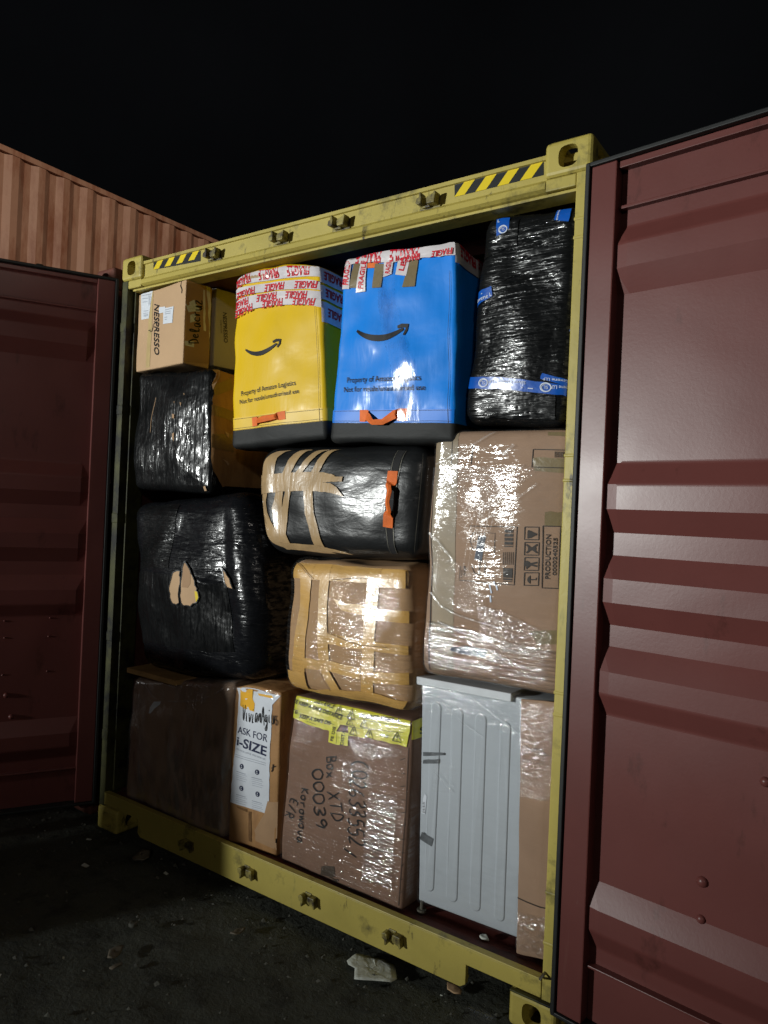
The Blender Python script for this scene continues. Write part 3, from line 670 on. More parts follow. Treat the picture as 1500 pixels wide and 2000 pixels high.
i = Ink(fR, .002); i.patch([k4(590, 345), k4(595, 410)], [k4(640, 330), k4(650, 400)], 1, jag=.004); i.patch([k4(565, 240), k4(580, 310)], [k4(640, 200), k4(690, 310)], 2, jag=.006); i.build('torn_tape', whitep, T1)
i = Ink(fR, .003); scrawl(i, 'Delacruz', k4(668, 600), k4(700, 205), k4(585, 600), .006); i.build('handwriting', ink, T1)
i = Ink(fF, .0024); i.line([k4(522, 40), k4(518, 85), k4(530, 120), k4(525, 150)], .005); i.build('torn_edge', ink, T1)

# --- second box of that kind, behind, grey side
P2 = unY((418, 640), .17); P2.z = 0; z2b = un(415, 714, P2, (1, 0, 0)).z; z2t = un(416, 559, P2, (1, 0, 0)).z
c2 = Cargo([V((.10, .175, z2b)), V((P2.x, .175, z2b)), V((P2.x, .175, z2t)), V((.10, .175, z2t))], 0, (0.06, .42, 0), r=.006, bulge=.003, amp=.003, seed=2)
T2 = cargo_thing('cardboard_box', 'grey-sided cardboard box behind the corner-first brown box, left of the yellow bag', 'box', c2)
c2.shell('box_body', cardg, T2, n=12)
f2 = c2.face('R')
Ink(f2, .002).text('NESPRESSO', k4(888, 318), k4(893, 585), k4(922, 325), bold=.01).build('lettering', inkb, T2)
Ink(f2, .002).text('COFFEE MACHINE', k4(863, 385), k4(865, 505), k4(873, 387), bold=0).build('small_lettering', inkb, T2)

# --- black bundle upper left, torn side showing brown taped card
c3 = Cargo([(259, 955), (411, 962), (414, 718), (268, 728)], .045, (.0, .52, 0), r=.035, bulge=.02, amp=.012, freq=4, seed=3, sb=.01)
T3 = cargo_thing('wrapped_bundle', 'black plastic wrapped bundle under the corner-first box, its right side torn open to brown card', 'bundle', c3)
c3.shell('black_wrapping', wrapblkV, T3, n=30)
f3 = c3.face('R'); f3f = c3.face('F')
ed = [k4(800, 800), k4(830, 850), k4(805, 930), k4(820, 1000), k4(795, 1090), k4(800, 1160), k4(775, 1300), k4(780, 1500), k4(785, 1650), k4(820, 1780), k4(870, 1860)]
i = Ink(f3, .006); A = M(f3, ed); B = [V((f3.W*.49, a.y*.98)) for a in A]; i.patch(A, B, 6, px=False, jag=.004); i.build('torn_side_board', cardo, T3)
for q in ([k4(800, 960), k4(960, 900), k4(960, 1000), k4(810, 1060)], [k4(790, 1140), k4(960, 1200), k4(960, 1290), k4(790, 1230)], [k4(790, 1400), k4(960, 1400), k4(960, 1560), k4(790, 1520)]):
    i = Ink(f3, .008); i.patch([q[0], q[1]], [q[3], q[2]], 2); i.build('packing_tape', surf('old_brown_tape', (.26, .16, .06), .35, .5, coat=.3, bumps=[(D1, 20, 3, .004, (0, 0, 0))]), T3)
i = Ink(f3, .010); i.poly([k4(790, 805), k4(850, 808), k4(860, 840), k4(840, 900), k4(815, 960), k4(800, 1010), k4(790, 960), k4(825, 870)]); i.poly([k4(880, 1375), k4(915, 1395), k4(912, 1435), k4(895, 1420)]); i.poly([k4(870, 1620), k4(905, 1640), k4(922, 1665), k4(912, 1680), k4(895, 1650)]); i.build('torn_card_flap', cardl, T3, smooth=False)
i = Ink(f3f, .004)
for q in ([(475, 1225), (492, 1230), (490, 1270), (474, 1262)], [(470, 1400), (485, 1390), (482, 1470), (470, 1440)], [(535, 1120), (548, 1128), (546, 1160)], [(562, 1040), (572, 1045), (570, 1060)], [(487, 1115), (494, 1115), (492, 1135)]): i.poly([k4(*p) for p in q])
i.line([k4(320, 1080), k4(300, 1180), k4(275, 1290), k4(265, 1390)], .003); i.build('torn_hole', cardm, T3, smooth=False)
i = Ink(f3f, .006); i.poly([k4(722, 1865), k4(738, 1858), k4(742, 1905), k4(722, 1910)]); i.build('torn_scrap', cardl, T3)

# --- big black bundle middle left
c4 = Cargo([(268, 1304), (500, 1330), (468, 955), (252, 982)], .035, (0.05, .56, 0), r=.085, bulge=.045, amp=.020, freq=3.5, seed=4, sb=.11, bb=.02, lb=.0)
T4 = cargo_thing('wrapped_bundle', 'largest black plastic wrapped bundle, left of the tan taped parcel, with torn holes showing card', 'bundle', c4)
c4.shell('black_wrapping', wrapblkS, T4, n=34)
f4 = c4.face('F'); k5 = cr(4.65, 240, 920)
for q, mt in (([(560, 925), (605, 900), (628, 905), (628, 960), (618, 1050), (605, 1190), (575, 1208), (545, 1200), (522, 1140), (520, 1080), (535, 1010)], cardl),
          ([(665, 815), (690, 850), (722, 915), (722, 920), (748, 990), (762, 1060), (765, 1090), (770, 1140), (745, 1190), (700, 1222), (640, 1215), (622, 1180), (630, 1080), (640, 950), (645, 880)], cardl),
          ([(955, 868), (1040, 975), (1062, 1065), (1010, 1050), (985, 975)], cardl)):
    q = [p for a, b in zip(q, q[1:]+q[:1]) for p in (a, ((a[0]+b[0])/2+random.uniform(-9, 9), (a[1]+b[1])/2+random.uniform(-9, 9)))]
    i = Ink(f4, .0080); i.star([k5(x, y) for x, y in q]); i.build('torn_hole', mt, T4, smooth=False)
    i = Ink(f4, .0100); i.line([k5(x, y) for x, y in q], .0045, closed=True); i.build('torn_film_edge', bagblk, T4)
i = Ink(f4, .0090); i.star([k5(*p) for p in [(665, 830), (690, 860), (718, 920), (712, 1020), (690, 1055), (645, 1050), (648, 900)]]); i.build('card_flap', cardm, T4, smooth=False)
i = Ink(f4, .0095); i.star([k5(*p) for p in [(742, 1085), (765, 1090), (770, 1140), (745, 1185)]]); i.build('yellow_lining', hazy, T4, smooth=False)
# overlapping film sheets (different stretch) as part of the wrap
i = Ink(f4, .003); A = [k5(60, 940), k5(250, 905), k5(520, 940), k5(800, 1030), k5(1000, 1010)]; B = [k5(110, 1560), k5(300, 1560), k5(560, 1600), k5(800, 1640), k5(1040, 1640)]
i.patch(A, B, 6); i.build('film_overlap', wrapblkV, T4)
i = Ink(f4, .003); i.patch([k5(205, 290), k5(520, 300)], [k5(190, 880), k5(515, 880)], 6); i.build('film_overlap', wrapblkH, T4)

# --- plank under it
pl = MB(); A = unY((251, 1306), .015); B = unY((330, 1322), .015)
pl.box(A.x-.01, A.x+.36, .012, .50, 0, .024, T=lambda v: V((v.x, v.y, A.z-.02+(v.x-A.x)*-.01+v.z)))
o = pl.build('wooden_plank', wood, None, bevel=.002); tagm(o, 'thin pale wooden plank sticking out under the largest black bundle', 'plank')

# --- yellow bag
c6 = Cargo([(453, 875), (637, 856), (624, 517), (463, 545)], .06, (.0, .50, 0), r=.020, bulge=.020, amp=.009, freq=5, seed=6, sb=.008, tb=.035)
T6 = cargo_thing('storage_bag', 'bright yellow storage bag with white and red tape bands across its top', 'bag', c6)
c6.shell('bag_body', yel, T6, n=30)
f6, r6 = c6.face('F'), c6.face('R'); k6 = cr(3, 440, 440)
def bag_bottom(f, r, T, A, B, Rr):
    i = Ink(f, .003); i.patch(A, B, 5); i.build('black_base_panel', basefab, T)
    i = Ink(r, .003); i.patch(*Rr, 4); i.build('black_base_panel', basefab, T)
def mlow(f, pts, v): return [V((p.x, v)) for p in M(f, pts)]
def band(f, T, ys, name, mat, off, u0=-.5, u1=.5, n=14, ny=3):
    """horizontal band on a face between two height fractions given at both ends"""
    e = [f.c.r/f.W*k for k in (0, .2, .45, .7, 1)]; us = sorted(set([round(u0+(u1-u0)*j/n, 5) for j in range(n+1)]+([round(-.5+x, 5) for x in e] if u0 == -.5 else [])+([round(.5-x, 5) for x in e] if u1 == .5 else [])))
    if ys[2] == -.5: ny = 10
    tt = [(u-u0)/(u1-u0) for u in us]
    i = Ink(f, off); A = [V((f.W*u, f.H*(ys[0]+(ys[1]-ys[0])*t))) for u, t in zip(us, tt)]; B = [V((f.W*u, f.H*(ys[2]+(ys[3]-ys[2])*t))) for u, t in zip(us, tt)]
    i.patch(A, B, ny, px=False); return i.build(name, mat, T)
vb = f6.m(*k6(300, 1178)).y/f6.H
band(f6, T6, (vb, vb, -.5, -.5), 'black_base_panel', basefab, .006); band(r6, T6, (vb, vb, -.5, -.5), 'black_base_panel', basefab, .006, ny=5)
v1 = f6.m(*k6(300, 1120)).y/f6.H
band(f6, T6, (vb+.075, vb+.075, vb+.003, vb+.003), 'stitched_band', bandy, .0045); band(r6, T6, (vb+.075, vb+.075, vb+.003, vb+.003), 'stitched_band', bandy, .0045)
i = Ink(f6, .0058)
for dv in (.012, .066): i.line([V((f6.W*(-.48+.96*j/12), f6.H*(vb+dv))) for j in range(13)], .0015, px=False)
i.line([V((f6.W*.455, f6.H*(-.44+.8*j/12))) for j in range(13)], .0015, px=False); i.build('stitching', inkb, T6)
def smile(f, T, L, Mid, R_, w, tip):
    a, m_, b = M(f, (L, Mid, R_)); i = Ink(f, .0035); pts = []
    c = m_*2-(a+b)/2
    for j in range(19):
        t = j/18; pts.append(a*(1-t)**2+c*2*t*(1-t)+b*t*t)
    i.line(pts, lambda s: w*(.25+1.0*math.sin(math.pi*min(1, .06+s*.86))), px=False)
    q = M(f, tip); i.line(q, lambda s: w*(.95-.55*s if s > .5 else .30+.65*s*2*.5+.3), px=False); return i.build('arrow_logo', ink, T)
smile(f6, T6, k6(133, 733), k6(225, 757), k6(325, 700), .016, [k6(303, 692), k6(322, 680), k6(342, 680), k6(340, 700), k6(328, 722)])
i = Ink(f6, .0035); i.text('Property of Amazon Logistics', k6(103, 1003), k6(425, 938), k6(101, 975), bold=.004); i.text('Not for resale/unauthorised use', k6(95, 1050), k6(445, 985), k6(93, 1025), bold=.004); i.build('lettering', ink, T6)
def handle(T, f, q, seed=0, name='webbing_handle'):
    """q: centre line of the strap in picture pixels with lift (m) and width (m)"""
    pts = [f.m(*p[0]) for p in q]; vs = []; n = len(q); fs = []; dense = []
    for j in range(n-1):
        for t in range(5):
            u = t/5; s_ = u*u*(3-2*u); dense.append((pts[j]+(pts[j+1]-pts[j])*u, q[j][1]+(q[j+1][1]-q[j][1])*s_, q[j][2]+(q[j+1][2]-q[j][2])*s_))
    dense.append((pts[-1], q[-1][1], q[-1][2])); n = len(dense)
    for j, (p, l, w_) in enumerate(dense):
        t = (dense[min(j+1, n-1)][0]-dense[max(j-1, 0)][0]); t = t.normalized(); nn = V((-t.y, t.x))
        for sgn, lo in ((1, 0), (0, .004 if l > .006 else 0), (-1, 0)):
            vs.append(f.P(p+nn*w_/2*sgn, .005+l+lo))
        for sgn in (-1, 0, 1): vs.append(f.P(p+nn*w_/2*sgn, .005+l-.003))
    for j in range(n-1):
        for e in range(6): fs.append((j*6+e, j*6+(e+1) % 6, (j+1)*6+(e+1) % 6, (j+1)*6+e))
    fs += [tuple(range(6))[::-1], tuple((n-1)*6+e for e in range(6))]
    return obj(name, vs, fs, orangeh, T, False)
handle(T6, f6, [(k6(166, 1155), .001, .038), (k6(198, 1150), .002, .038), (k6(212, 1150), .014, .022), (k6(260, 1140), .02, .026), (k6(318, 1128), .014, .022), (k6(332, 1122), .002, .036), (k6(370, 1115), .001, .036)])
def frag(i, f, pts, cap, t='FRAGILE', flip=True, gap=.35):
    """repeat a word upside down along a line of picture pixels"""
    P = M(f, pts); L = [0]
    for a, b in zip(P, P[1:]): L.append(L[-1]+(b-a).length)
    def at(s):
        for k in range(len(P)-1):
            if s <= L[k+1] or k == len(P)-2: return P[k]+(P[k+1]-P[k])*((s-L[k])/(L[k+1]-L[k]))
    wl = cap*4.1; s = cap*.25
    while s+wl < L[-1]+cap*.1:
        a, b = at(s), at(s+wl); e = (b-a).normalized(); nn = V((-e.y, e.x))
        if flip: i.text(t, b+nn*cap*.5, a+nn*cap*.5, b-nn*cap*.5, bold=.03, shear=.12, metric=True)
        else: i.text(t, a-nn*cap*.5, b-nn*cap*.5, a+nn*cap*.5, bold=.03, shear=.12, metric=True)
        s += wl*(1+gap)
rows = [([(60, 350), (90, 300), (300, 262), (480, 240), (640, 232)], [(45, 395), (85, 355), (300, 320), (480, 300), (655, 300)], 0),
        ([(48, 405), (85, 372), (300, 335), (480, 318), (655, 330)], [(40, 455), (90, 418), (300, 385), (480, 375), (655, 380)], 1),
        ([(38, 470), (100, 432), (300, 392), (480, 385), (560, 388)], [(35, 515), (110, 478), (300, 443), (480, 437), (565, 445)], 2),
        ([(35, 512), (110, 472), (300, 438), (480, 432), (562, 440)], [(32, 552), (120, 508), (300, 473), (480, 470), (565, 485)], 3)]
for A, B, n_ in rows:
    i = Ink(f6, .005+.0012*n_); A = [k6(min(x, 562), y) for x, y in A]; B = [k6(min(x, 566), y) for x, y in B]; i.patch(A, B, 3); o = i.build('printed_tape', whitetape, T6)
    i = Ink(f6, .0066+.0012*n_); mid = [((a[0]+b[0])/2+(9 if n_ % 2 else 0), (a[1]+b[1])/2) for a, b in zip(A, B)]; frag(i, f6, mid, .031, gap=.40 if n_ % 2 == 0 else .46); i.build('lettering', redink, o)
for n_, (ya, yb_) in enumerate(((.49, .40), (.385, .30), (.285, .165))):
    o = band(r6, T6, (ya, ya-.02, yb_, yb_-.02), 'printed_tape', whitetape, .005, -.5, .45, n=10)
    vv = (ya+yb_)/2*r6.H
    for s in (-.46, -.12, .2):
        i = Ink(r6, .007); i.text('FRAGILE', V((r6.W*(s+.27), vv+.018)), V((r6.W*s, vv+.018)), V((r6.W*(s+.27), vv-.018)), bold=.03, shear=.12, metric=True); i.build('lettering', redink, o)
# brown tape peeping between the white strips at the top
i = Ink(f6, .0045); i.patch([k6(100, 300), k6(300, 258), k6(520, 215)], [k6(95, 330), k6(300, 300), k6(540, 262)], 2); i.build('packing_tape', tanp, T6)
c6.shell('black_base', basefab, T6, off=.0060, n=16, faces='B')
band(c6.face('L'), T6, (-.42, -.42, -.5, -.5), 'black_base_panel', basefab, .006)

# --- blue bag
c7 = Cargo([(647, 860), (887, 864), (889, 473), (676, 505)], .04, (.0, .50, 0), r=.018, bulge=.020, amp=.012, freq=5, seed=7, sb=.008, tb=.02, sag=.012)
T7 = cargo_thing('storage_bag', 'bright blue storage bag in the middle of the top row, beside the yellow one', 'bag', c7)
c7.shell('bag_body', blue, T7, n=32)
f7, r7 = c7.face('F'), c7.face('R')
vb = f7.m(*k6(980, 1160)).y/f7.H
band(f7, T7, (vb, vb, -.5, -.5), 'black_base_panel', basefab, .006); band(r7, T7, (vb, vb, -.5, -.5), 'black_base_panel', basefab, .006, ny=5)
band(f7, T7, (vb+.07, vb+.07, vb+.002, vb+.002), 'stitched_band', bandb, .0045)
i = Ink(f7, .0058)
for dv in (.01, .064): i.line([V((f7.W*(-.48+.96*j/12), f7.H*(vb+dv))) for j in range(13)], .0015, px=False)
i.line([V((f7.W*.46, f7.H*(-.44+.8*j/12))) for j in range(13)], .0015, px=False); i.build('stitching', inkb, T7)
smile(f7, T7, k6(783, 622), k6(910, 667), k6(1055, 610), .020, [k6(1022, 602), k6(1045, 592), k6(1077, 592), k6(1072, 618), k6(1058, 648)])
i = Ink(f7, .0035); i.text('Property of Amazon Logistics', k6(720, 925), k6(1158, 912), k6(720, 893), bold=.004); i.text('Not for resale/unauthorised use', k6(702, 980), k6(1182, 968), k6(702, 950), bold=.004); i.build('lettering', ink, T7)
handle(T7, f7, [(k6(795, 1118), .001, .046), (k6(835, 1118), .002, .046), (k6(850, 1125), .012, .030), (k6(890, 1160), .024, .020), (k6(945, 1158), .022, .022), (k6(1015, 1112), .012, .032), (k6(1030, 1113), .002, .046), (k6(1078, 1113), .001, .046)])
o = Ink(f7, .004); o.patch([k6(838, 212), k6(905, 205)], [k6(840, 245), k6(895, 240)], 1); o.build('webbing_tab', orangeh, T7)
for A, B in (([(755, 215), (735, 368)], [(800, 215), (782, 365)]), ([(885, 215), (868, 365)], [(940, 215), (922, 362)]), ([(1085, 185), (1048, 362)], [(1135, 182), (1122, 358)])):
    i = Ink(f7, .0042); i.patch([k6(*p) for p in A], [k6(*p) for p in B], 2); i.build('brown_tape_strip', khaki, T7)
for A, B, tx in (([(700, 205), (695, 375)], [(745, 185), (735, 375)], 'FRAGILE'), ([(798, 195), (772, 395)], [(838, 195), (828, 385)], 'FRAGILE'), ([(940, 195), (935, 300)], [(995, 190), (985, 280)], 'RAGIL'), ([(1020, 195), (1008, 285)], [(1085, 190), (1070, 292)], 'LE')):
    i = Ink(f7, .0056); A_ = [k6(*p) for p in A]; B_ = [k6(*p) for p in B]; i.patch(A_, B_, 2); o = i.build('printed_tape', whitetape, T7)
    i = Ink(f7, .0070); ins = 8
    i.text(tx, k6((A[1][0]+B[1][0])/2+14, A[1][1]-ins-14), k6((A[0][0]+B[0][0])/2+16, A[0][1]+4), k6((A[1][0]+B[1][0])/2-14, A[1][1]-ins-14), bold=.03, shear=.12); i.build('lettering', redink, o)
i = Ink(f7, .0075); A = [k6(690, 200), k6(760, 150), k6(850, 165), k6(1000, 150), (790+30, 477), k6(1300, 75), k6(1345, 60)]; A = [k6(697, 190), k6(765, 160), k6(850, 165), k6(1000, 150), k6(1150, 118), k6(1345, 62)]
B = [k6(695, 250), k6(770, 215), k6(850, 210), k6(1000, 205), k6(1150, 185), k6(1345, 172)]
i.patch(A, B, 3, jag=.003); o = i.build('printed_tape', whitetape, T7)
i = Ink(f7, .0092); frag(i, f7, [k6(760, 195), k6(860, 190), k6(1000, 178), k6(1150, 150), k6(1340, 105)], .034, gap=.3); frag(i, f7, [k6(1030, 198), k6(1150, 172), k6(1345, 150)], .022, gap=.6); i.build('lettering', redink, o)
o = band(r7, T7, (.5, .46, .40, .37), 'printed_tape', whitetape, .005, -.5, .4, n=10)
i = Ink(r7, .007)
for s in (-.46, -.16): i.text('FRAGILE', V((r7.W*(s+.26), r7.H*.455+.018)), V((r7.W*s, r7.H*.465+.018)), V((r7.W*(s+.26), r7.H*.455-.018)), bold=.045, metric=True)
i.build('lettering', redink, o)
c7.shell('black_base', basefab, T7, off=.0060, n=16, faces='B')
band(c7.face('L'), T7, (-.42, -.42, -.5, -.5), 'black_base_panel', basefab, .006)
i = Ink(f7, .010); i.patch([k6(940, 230), k6(905, 420), k6(940, 650), k6(990, 820), k6(1020, 1150)], [k6(1010, 200), k6(1010, 420), k6(1060, 650), k6(1130, 820), k6(1150, 1150)], 5, jag=.002); i.build('clear_tape', filmB, T7)

# --- tall black wrapped bundle, top right
c8 = Cargo([(909, 824), (1103, 836), (1132, 398), (947, 424)], .07, (0, .5, 0), r=.04, bulge=.02, amp=.014, freq=4, seed=8, sb=.01)
T8 = cargo_thing('wrapped_bundle', 'tall black stretch-wrapped bundle with blue printed tape, right end of the top row', 'bundle', c8)
c8.shell('black_wrapping', wrapblkH, T8, n=34)
f8 = c8.face('F'); k8 = cr(4.168, 880, 380)
def logo(i, f, c, r): 
    c = f.m(*c); i.ring(c, r, .0035, sq=.8); i.ring(c+V((.002, -.001)), r*.86, .002, sq=.8); i.text('SL', c+V((r*.45, r*.3)), c+V((-r*.45, r*.3)), c+V((r*.45, -r*.3)), bold=.0, metric=True)
for A, B in (([(215, 560), (600, 430), (1010, 440)], [(210, 800), (600, 640), (1000, 640)]), ([(150, 1600), (500, 1620), (860, 1640)], [(130, 1800), (500, 1815), (850, 1830)]), ([(240, 300), (560, 200)], [(215, 540), (540, 420)])):
    i = Ink(f8, .0035); i.patch([k8(*p) for p in A], [k8(*p) for p in B], 6, jag=.003); i.build('film_overlap', wrapblkR, T8)
L8 = [([(140, 1485), (400, 1495), (650, 1520), (960, 1560)], [(135, 1582), (400, 1590), (650, 1612), (960, 1640)]), ([(760, 1462), (960, 1508)], [(745, 1508), (960, 1562)]), ([(200, 800), (345, 752)], [(178, 920), (355, 838)]), ([(378, 205), (485, 190)], [(382, 345), (485, 285)]), ([(868, 120), (985, 120)], [(850, 215), (968, 230)]), ([(985, 1040), (1010, 1035)], [(960, 1115), (1000, 1118)])]
tp = []
for n_, (A, B) in enumerate(L8):
    i = Ink(f8, .005+.0015*(n_ == 1)); i.patch([k8(*p) for p in A], [k8(*p) for p in B], 3, jag=.0015); tp.append(i.build('printed_tape', bluetape, T8))
i = Ink(f8, .0075); logo(i, f8, k8(285, 1540), .018); logo(i, f8, k8(788, 1575), .018)
i.text('Silver Levene LLP', k8(635, 1530), k8(335, 1518), k8(633, 1555), bold=.005); i.text('Silver Levene LLP', k8(1050, 1560), k8(830, 1560), k8(1048, 1588), bold=.005)
i.line([k8(650, 1585), k8(690, 1588)], .003); i.line([k8(600, 1580), k8(610, 1581)], .003); i.build('lettering', whitep, tp[0])
i = Ink(f8, .0085); i.text('Levene LLP', k8(950, 1512), k8(770, 1497), k8(948, 1535), bold=.005); i.build('lettering', whitep, tp[1])
i = Ink(f8, .0065); i.text('s Levene L', k8(178, 895), k8(352, 832), k8(172, 865), bold=.005); i.line([k8(265, 815), k8(275, 810)], .003); i.build('lettering', whitep, tp[2])
i = Ink(f8, .0065); logo(i, f8, k8(435, 290), .016); i.text('L', k8(392, 240), k8(410, 236), k8(390, 215)); i.build('lettering', whitep, tp[3])
i = Ink(f8, .0065); i.text('evene', k8(880, 218), k8(895, 130), k8(860, 215), bold=.005); i.build('lettering', whitep, tp[4])

# --- black lying bag with beige tape and orange handle
c9 = Cargo([(518, 1084), (826, 1098), (838, 868), (505, 870)], .035, (0, .5, 0), r=.085, bulge=.03, amp=.012, freq=4, seed=9, lb=.045, sb=.0)
T9 = cargo_thing('storage_bag', 'black bag lying on its side, its left end bound with beige tape, orange handle upright', 'bag', c9)
c9.shell('bag_body', bagblk, T9, n=34)
f9 = c9.face('F'); k9 = cr(3.947, 480, 840)
tapes = [([(335, 110), (225, 130), (160, 220), (130, 340), (110, 440), (90, 600), (110, 740)], [(350, 112), (295, 140), (250, 220), (235, 340), (205, 440), (175, 560), (190, 680)]),
         ([(65, 520), (75, 640), (110, 750), (190, 860), (300, 935)], [(140, 520), (185, 640), (235, 760), (290, 860), (350, 925)]),
         ([(470, 105), (400, 140), (345, 240), (300, 340), (250, 470), (218, 600), (235, 760), (290, 880)], [(530, 105), (465, 140), (415, 240), (370, 340), (310, 470), (290, 600), (300, 760), (330, 890)]),
         ([(600, 97), (540, 130), (480, 230), (410, 330), (330, 470), (280, 640), (300, 800), (320, 890)], [(650, 97), (590, 140), (530, 230), (460, 330), (375, 470), (340, 640), (320, 800), (345, 895)]),
         ([(670, 97), (620, 140), (570, 240), (520, 340), (480, 470), (485, 640), (520, 800), (545, 920)], [(720, 97), (670, 140), (630, 240), (585, 340), (550, 470), (555, 640), (585, 760), (615, 920)]),
         ([(110, 350), (300, 335), (520, 325), (640, 330), (720, 352)], [(95, 410), (300, 420), (520, 412), (650, 405), (722, 398)]),
         ([(95, 400), (300, 385), (520, 388), (650, 358), (785, 362)], [(85, 480), (300, 465), (520, 440), (650, 402), (782, 402)]),
         ([(90, 440), (300, 415), (520, 405), (690, 412), (745, 445)], [(80, 500), (300, 475), (520, 470), (700, 485), (800, 515)]),
         ([(340, 870), (560, 880), (760, 945)], [(360, 930), (560, 940), (820, 985)]),
         ([(260, 860), (420, 900), (640, 950)], [(300, 945), (440, 960), (700, 1000)])]
for n_, (A, B) in enumerate(tapes):
    i = Ink(f9, .0035+.0005*n_); i.patch([k9(*p) for p in A], [k9(*p) for p in B], 3, step=.015, jag=.0012); i.build('packing_tape', tanp, T9)
handle(T9, f9, [(k9(1155, 318), .001, .040), (k9(1152, 405), .002, .042), (k9(1140, 430), .012, .022), (k9(1160, 470), .022, .018), (k9(1150, 560), .026, .016), (k9(1150, 630), .018, .018), (k9(1128, 660), .003, .040), (k9(1115, 752), .001, .040)])
i = Ink(f9, .003); i.patch([k9(1162, 125), k9(1130, 320), k9(1090, 750), k9(1098, 980)], [k9(1215, 125), k9(1190, 320), k9(1145, 750), k9(1150, 985)], 2); i.build('webbing_band', surf('black_webbing', (.02, .02, .021), .7, .2, bumps=[((200, 200, 200), 1, 1, .0006, (0, 0, 0))]), T9)
i = Ink(f9, .0042)
for A in ([(1160, 125), (1140, 320), (1100, 750), (1105, 980)], [(1222, 130), (1198, 320), (1150, 750), (1150, 985)], [(1380, 120), (1350, 420), (1300, 900), (1290, 980)]): i.line([k9(*p) for p in A], .002)
i.build('piping', steel, T9)
i = Ink(f9, .0035); i.line([k9(380, 512), k9(800, 522), k9(1290, 540)], .002); i.build('seam', surf('dull_black_seam', (.03, .03, .032), .6, .3), T9)

# --- large stretch-wrapped carton, right
c10 = Cargo([(824, 1312), (1099, 1366), (1122, 836), (851, 842)], .05, (0, .52, 0), r=.035, bulge=.018, amp=.010, freq=3.5, seed=10, lb=.015)
T10 = cargo_thing('wrapped_carton', 'tall brown carton in clear stretch film with printed symbols, standing on the washing machine', 'carton', c10)
c10.shell('carton_body', card, T10, n=30)
f10, l10 = c10.face('F'), c10.face('L'); k10 = cr(3.4485, 800, 820)
i = Ink(f10, .0015); i.patch([k10(170, 60), k10(160, 700), k10(150, 1680)], [k10(330, 60), k10(320, 700), k10(300, 1680)], 3); i.build('clear_tape', surf('olive_clear_tape', (.27, .21, .135), .5, .3), T10)
for q in ([(920, 620), (1040, 620), (1035, 715), (918, 715)], [(820, 1420), (1010, 1418), (1008, 1510), (860, 1515)], [(835, 255), (1062, 262), (1060, 360), (850, 345)], [(930, 70), (1065, 75), (1062, 108), (935, 108)]):
    i = Ink(f10, .0018); i.patch([k10(*q[0]), k10(*q[1])], [k10(*q[3]), k10(*q[2])], 2, jag=.002); i.build('packing_tape', khaki, T10)
i = Ink(f10, .0022)
i.line([k10(415, 715), k10(738, 722), k10(722, 1110), k10(345, 1078)], .003); i.line([k10(908, 715), k10(1018, 718), k10(1008, 1135), k10(903, 1130)], .0035, closed=True)
for y in (722, 825, 927, 1028): i.line([k10(790, y), k10(882, y+1), k10(879, y+86), k10(787, y+84)], .0035, closed=True)
i.text('PRODUCTION', k10(953, 1072), k10(957, 772), k10(922, 1070), bold=.02); i.text('0000240525', k10(995, 1048), k10(998, 795), k10(970, 1046), bold=.02)
i.line([k10(830, 750), k10(865, 772), k10(828, 795), k10(830, 750)], .003); i.line([k10(840, 772), k10(856, 772)], .005); i.poly([k10(808, 748), k10(815, 742), k10(868, 766), k10(868, 776), k10(812, 800), k10(806, 796)])
i.line([k10(800, 840), k10(870, 895)], .006); i.line([k10(800, 895), k10(870, 840)], .006); i.line([k10(810, 868), k10(862, 868)], .012)
i.line([k10(800, 950), k10(815, 965), k10(830, 968), k10(870, 960)], .006); i.line([k10(800, 1000), k10(815, 985), k10(830, 975), k10(870, 985)], .006); i.circle(k10(808, 970), .010)
i.line([k10(830, 1075), k10(865, 1075), k10(865, 1062)], .004); i.poly([k10(828, 1045), k10(812, 1060), k10(808, 1075), k10(812, 1090), k10(828, 1103)])
for j in range(14): i.line([k10(655, 735+j*9), k10(712, 736+j*9)], .0012+.0022*((j*7) % 3))
for j in range(6): i.line([k10(650+j*13, 890), k10(648+j*13, 975)], .002)
for j in range(7): i.line([k10(648, 1000+j*14), k10(708, 1004+j*14)], .003+.003*(j % 2))
i.patch([k10(650, 995), k10(648, 1060)], [k10(712, 998), k10(710, 1064)], 1)
i.line([k10(440, 760), k10(520, 765), k10(515, 880), k10(440, 870), k10(420, 815)], .002, closed=True); i.line([k10(440, 815), k10(515, 820)], .002); i.line([k10(430, 985), k10(450, 1030), k10(480, 1040), k10(520, 1030), k10(525, 960), k10(490, 955), k10(480, 1040)], .0025)
i.line([k10(535, 1045), k10(590, 1055)], .004); i.line([k10(540, 760), k10(590, 765), k10(588, 900)], .002); i.text('AXIM', k10(385, 1048), k10(388, 985), k10(372, 1046), bold=.02); i.line([k10(345, 1070), k10(350, 985)], .002); i.line([k10(360, 1065), k10(362, 1010)], .002)
i.line([k10(840, 200), k10(1065, 205)], .003); i.line([k10(840, 200), k10(835, 320), k10(1055, 325)], .003)
for j in range(7): i.line([k10(985+j*10, 215), k10(984+j*10, 255)], .002)
i.line([k10(430, 165), k10(418, 300)], .003); i.line([k10(162, 150), k10(150, 900), k10(140, 1680)], .004)
i.line([k10(295, 90), k10(285, 300)], .003); i.build('printed_marks', inkb, T10)
i = Ink(f10, .0022); i.poly([k10(*p) for p in [(290, 1530), (400, 1520), (540, 1545), (520, 1600), (350, 1575), (280, 1550)]]); i.poly([k10(*p) for p in [(478, 780), (528, 785), (500, 950), (450, 940)]]); i.build('dark_print', surf('slate_print', (.035, .045, .07), .5, .3, var=.3, vscale=25), T10)
i = Ink(f10, .0025)
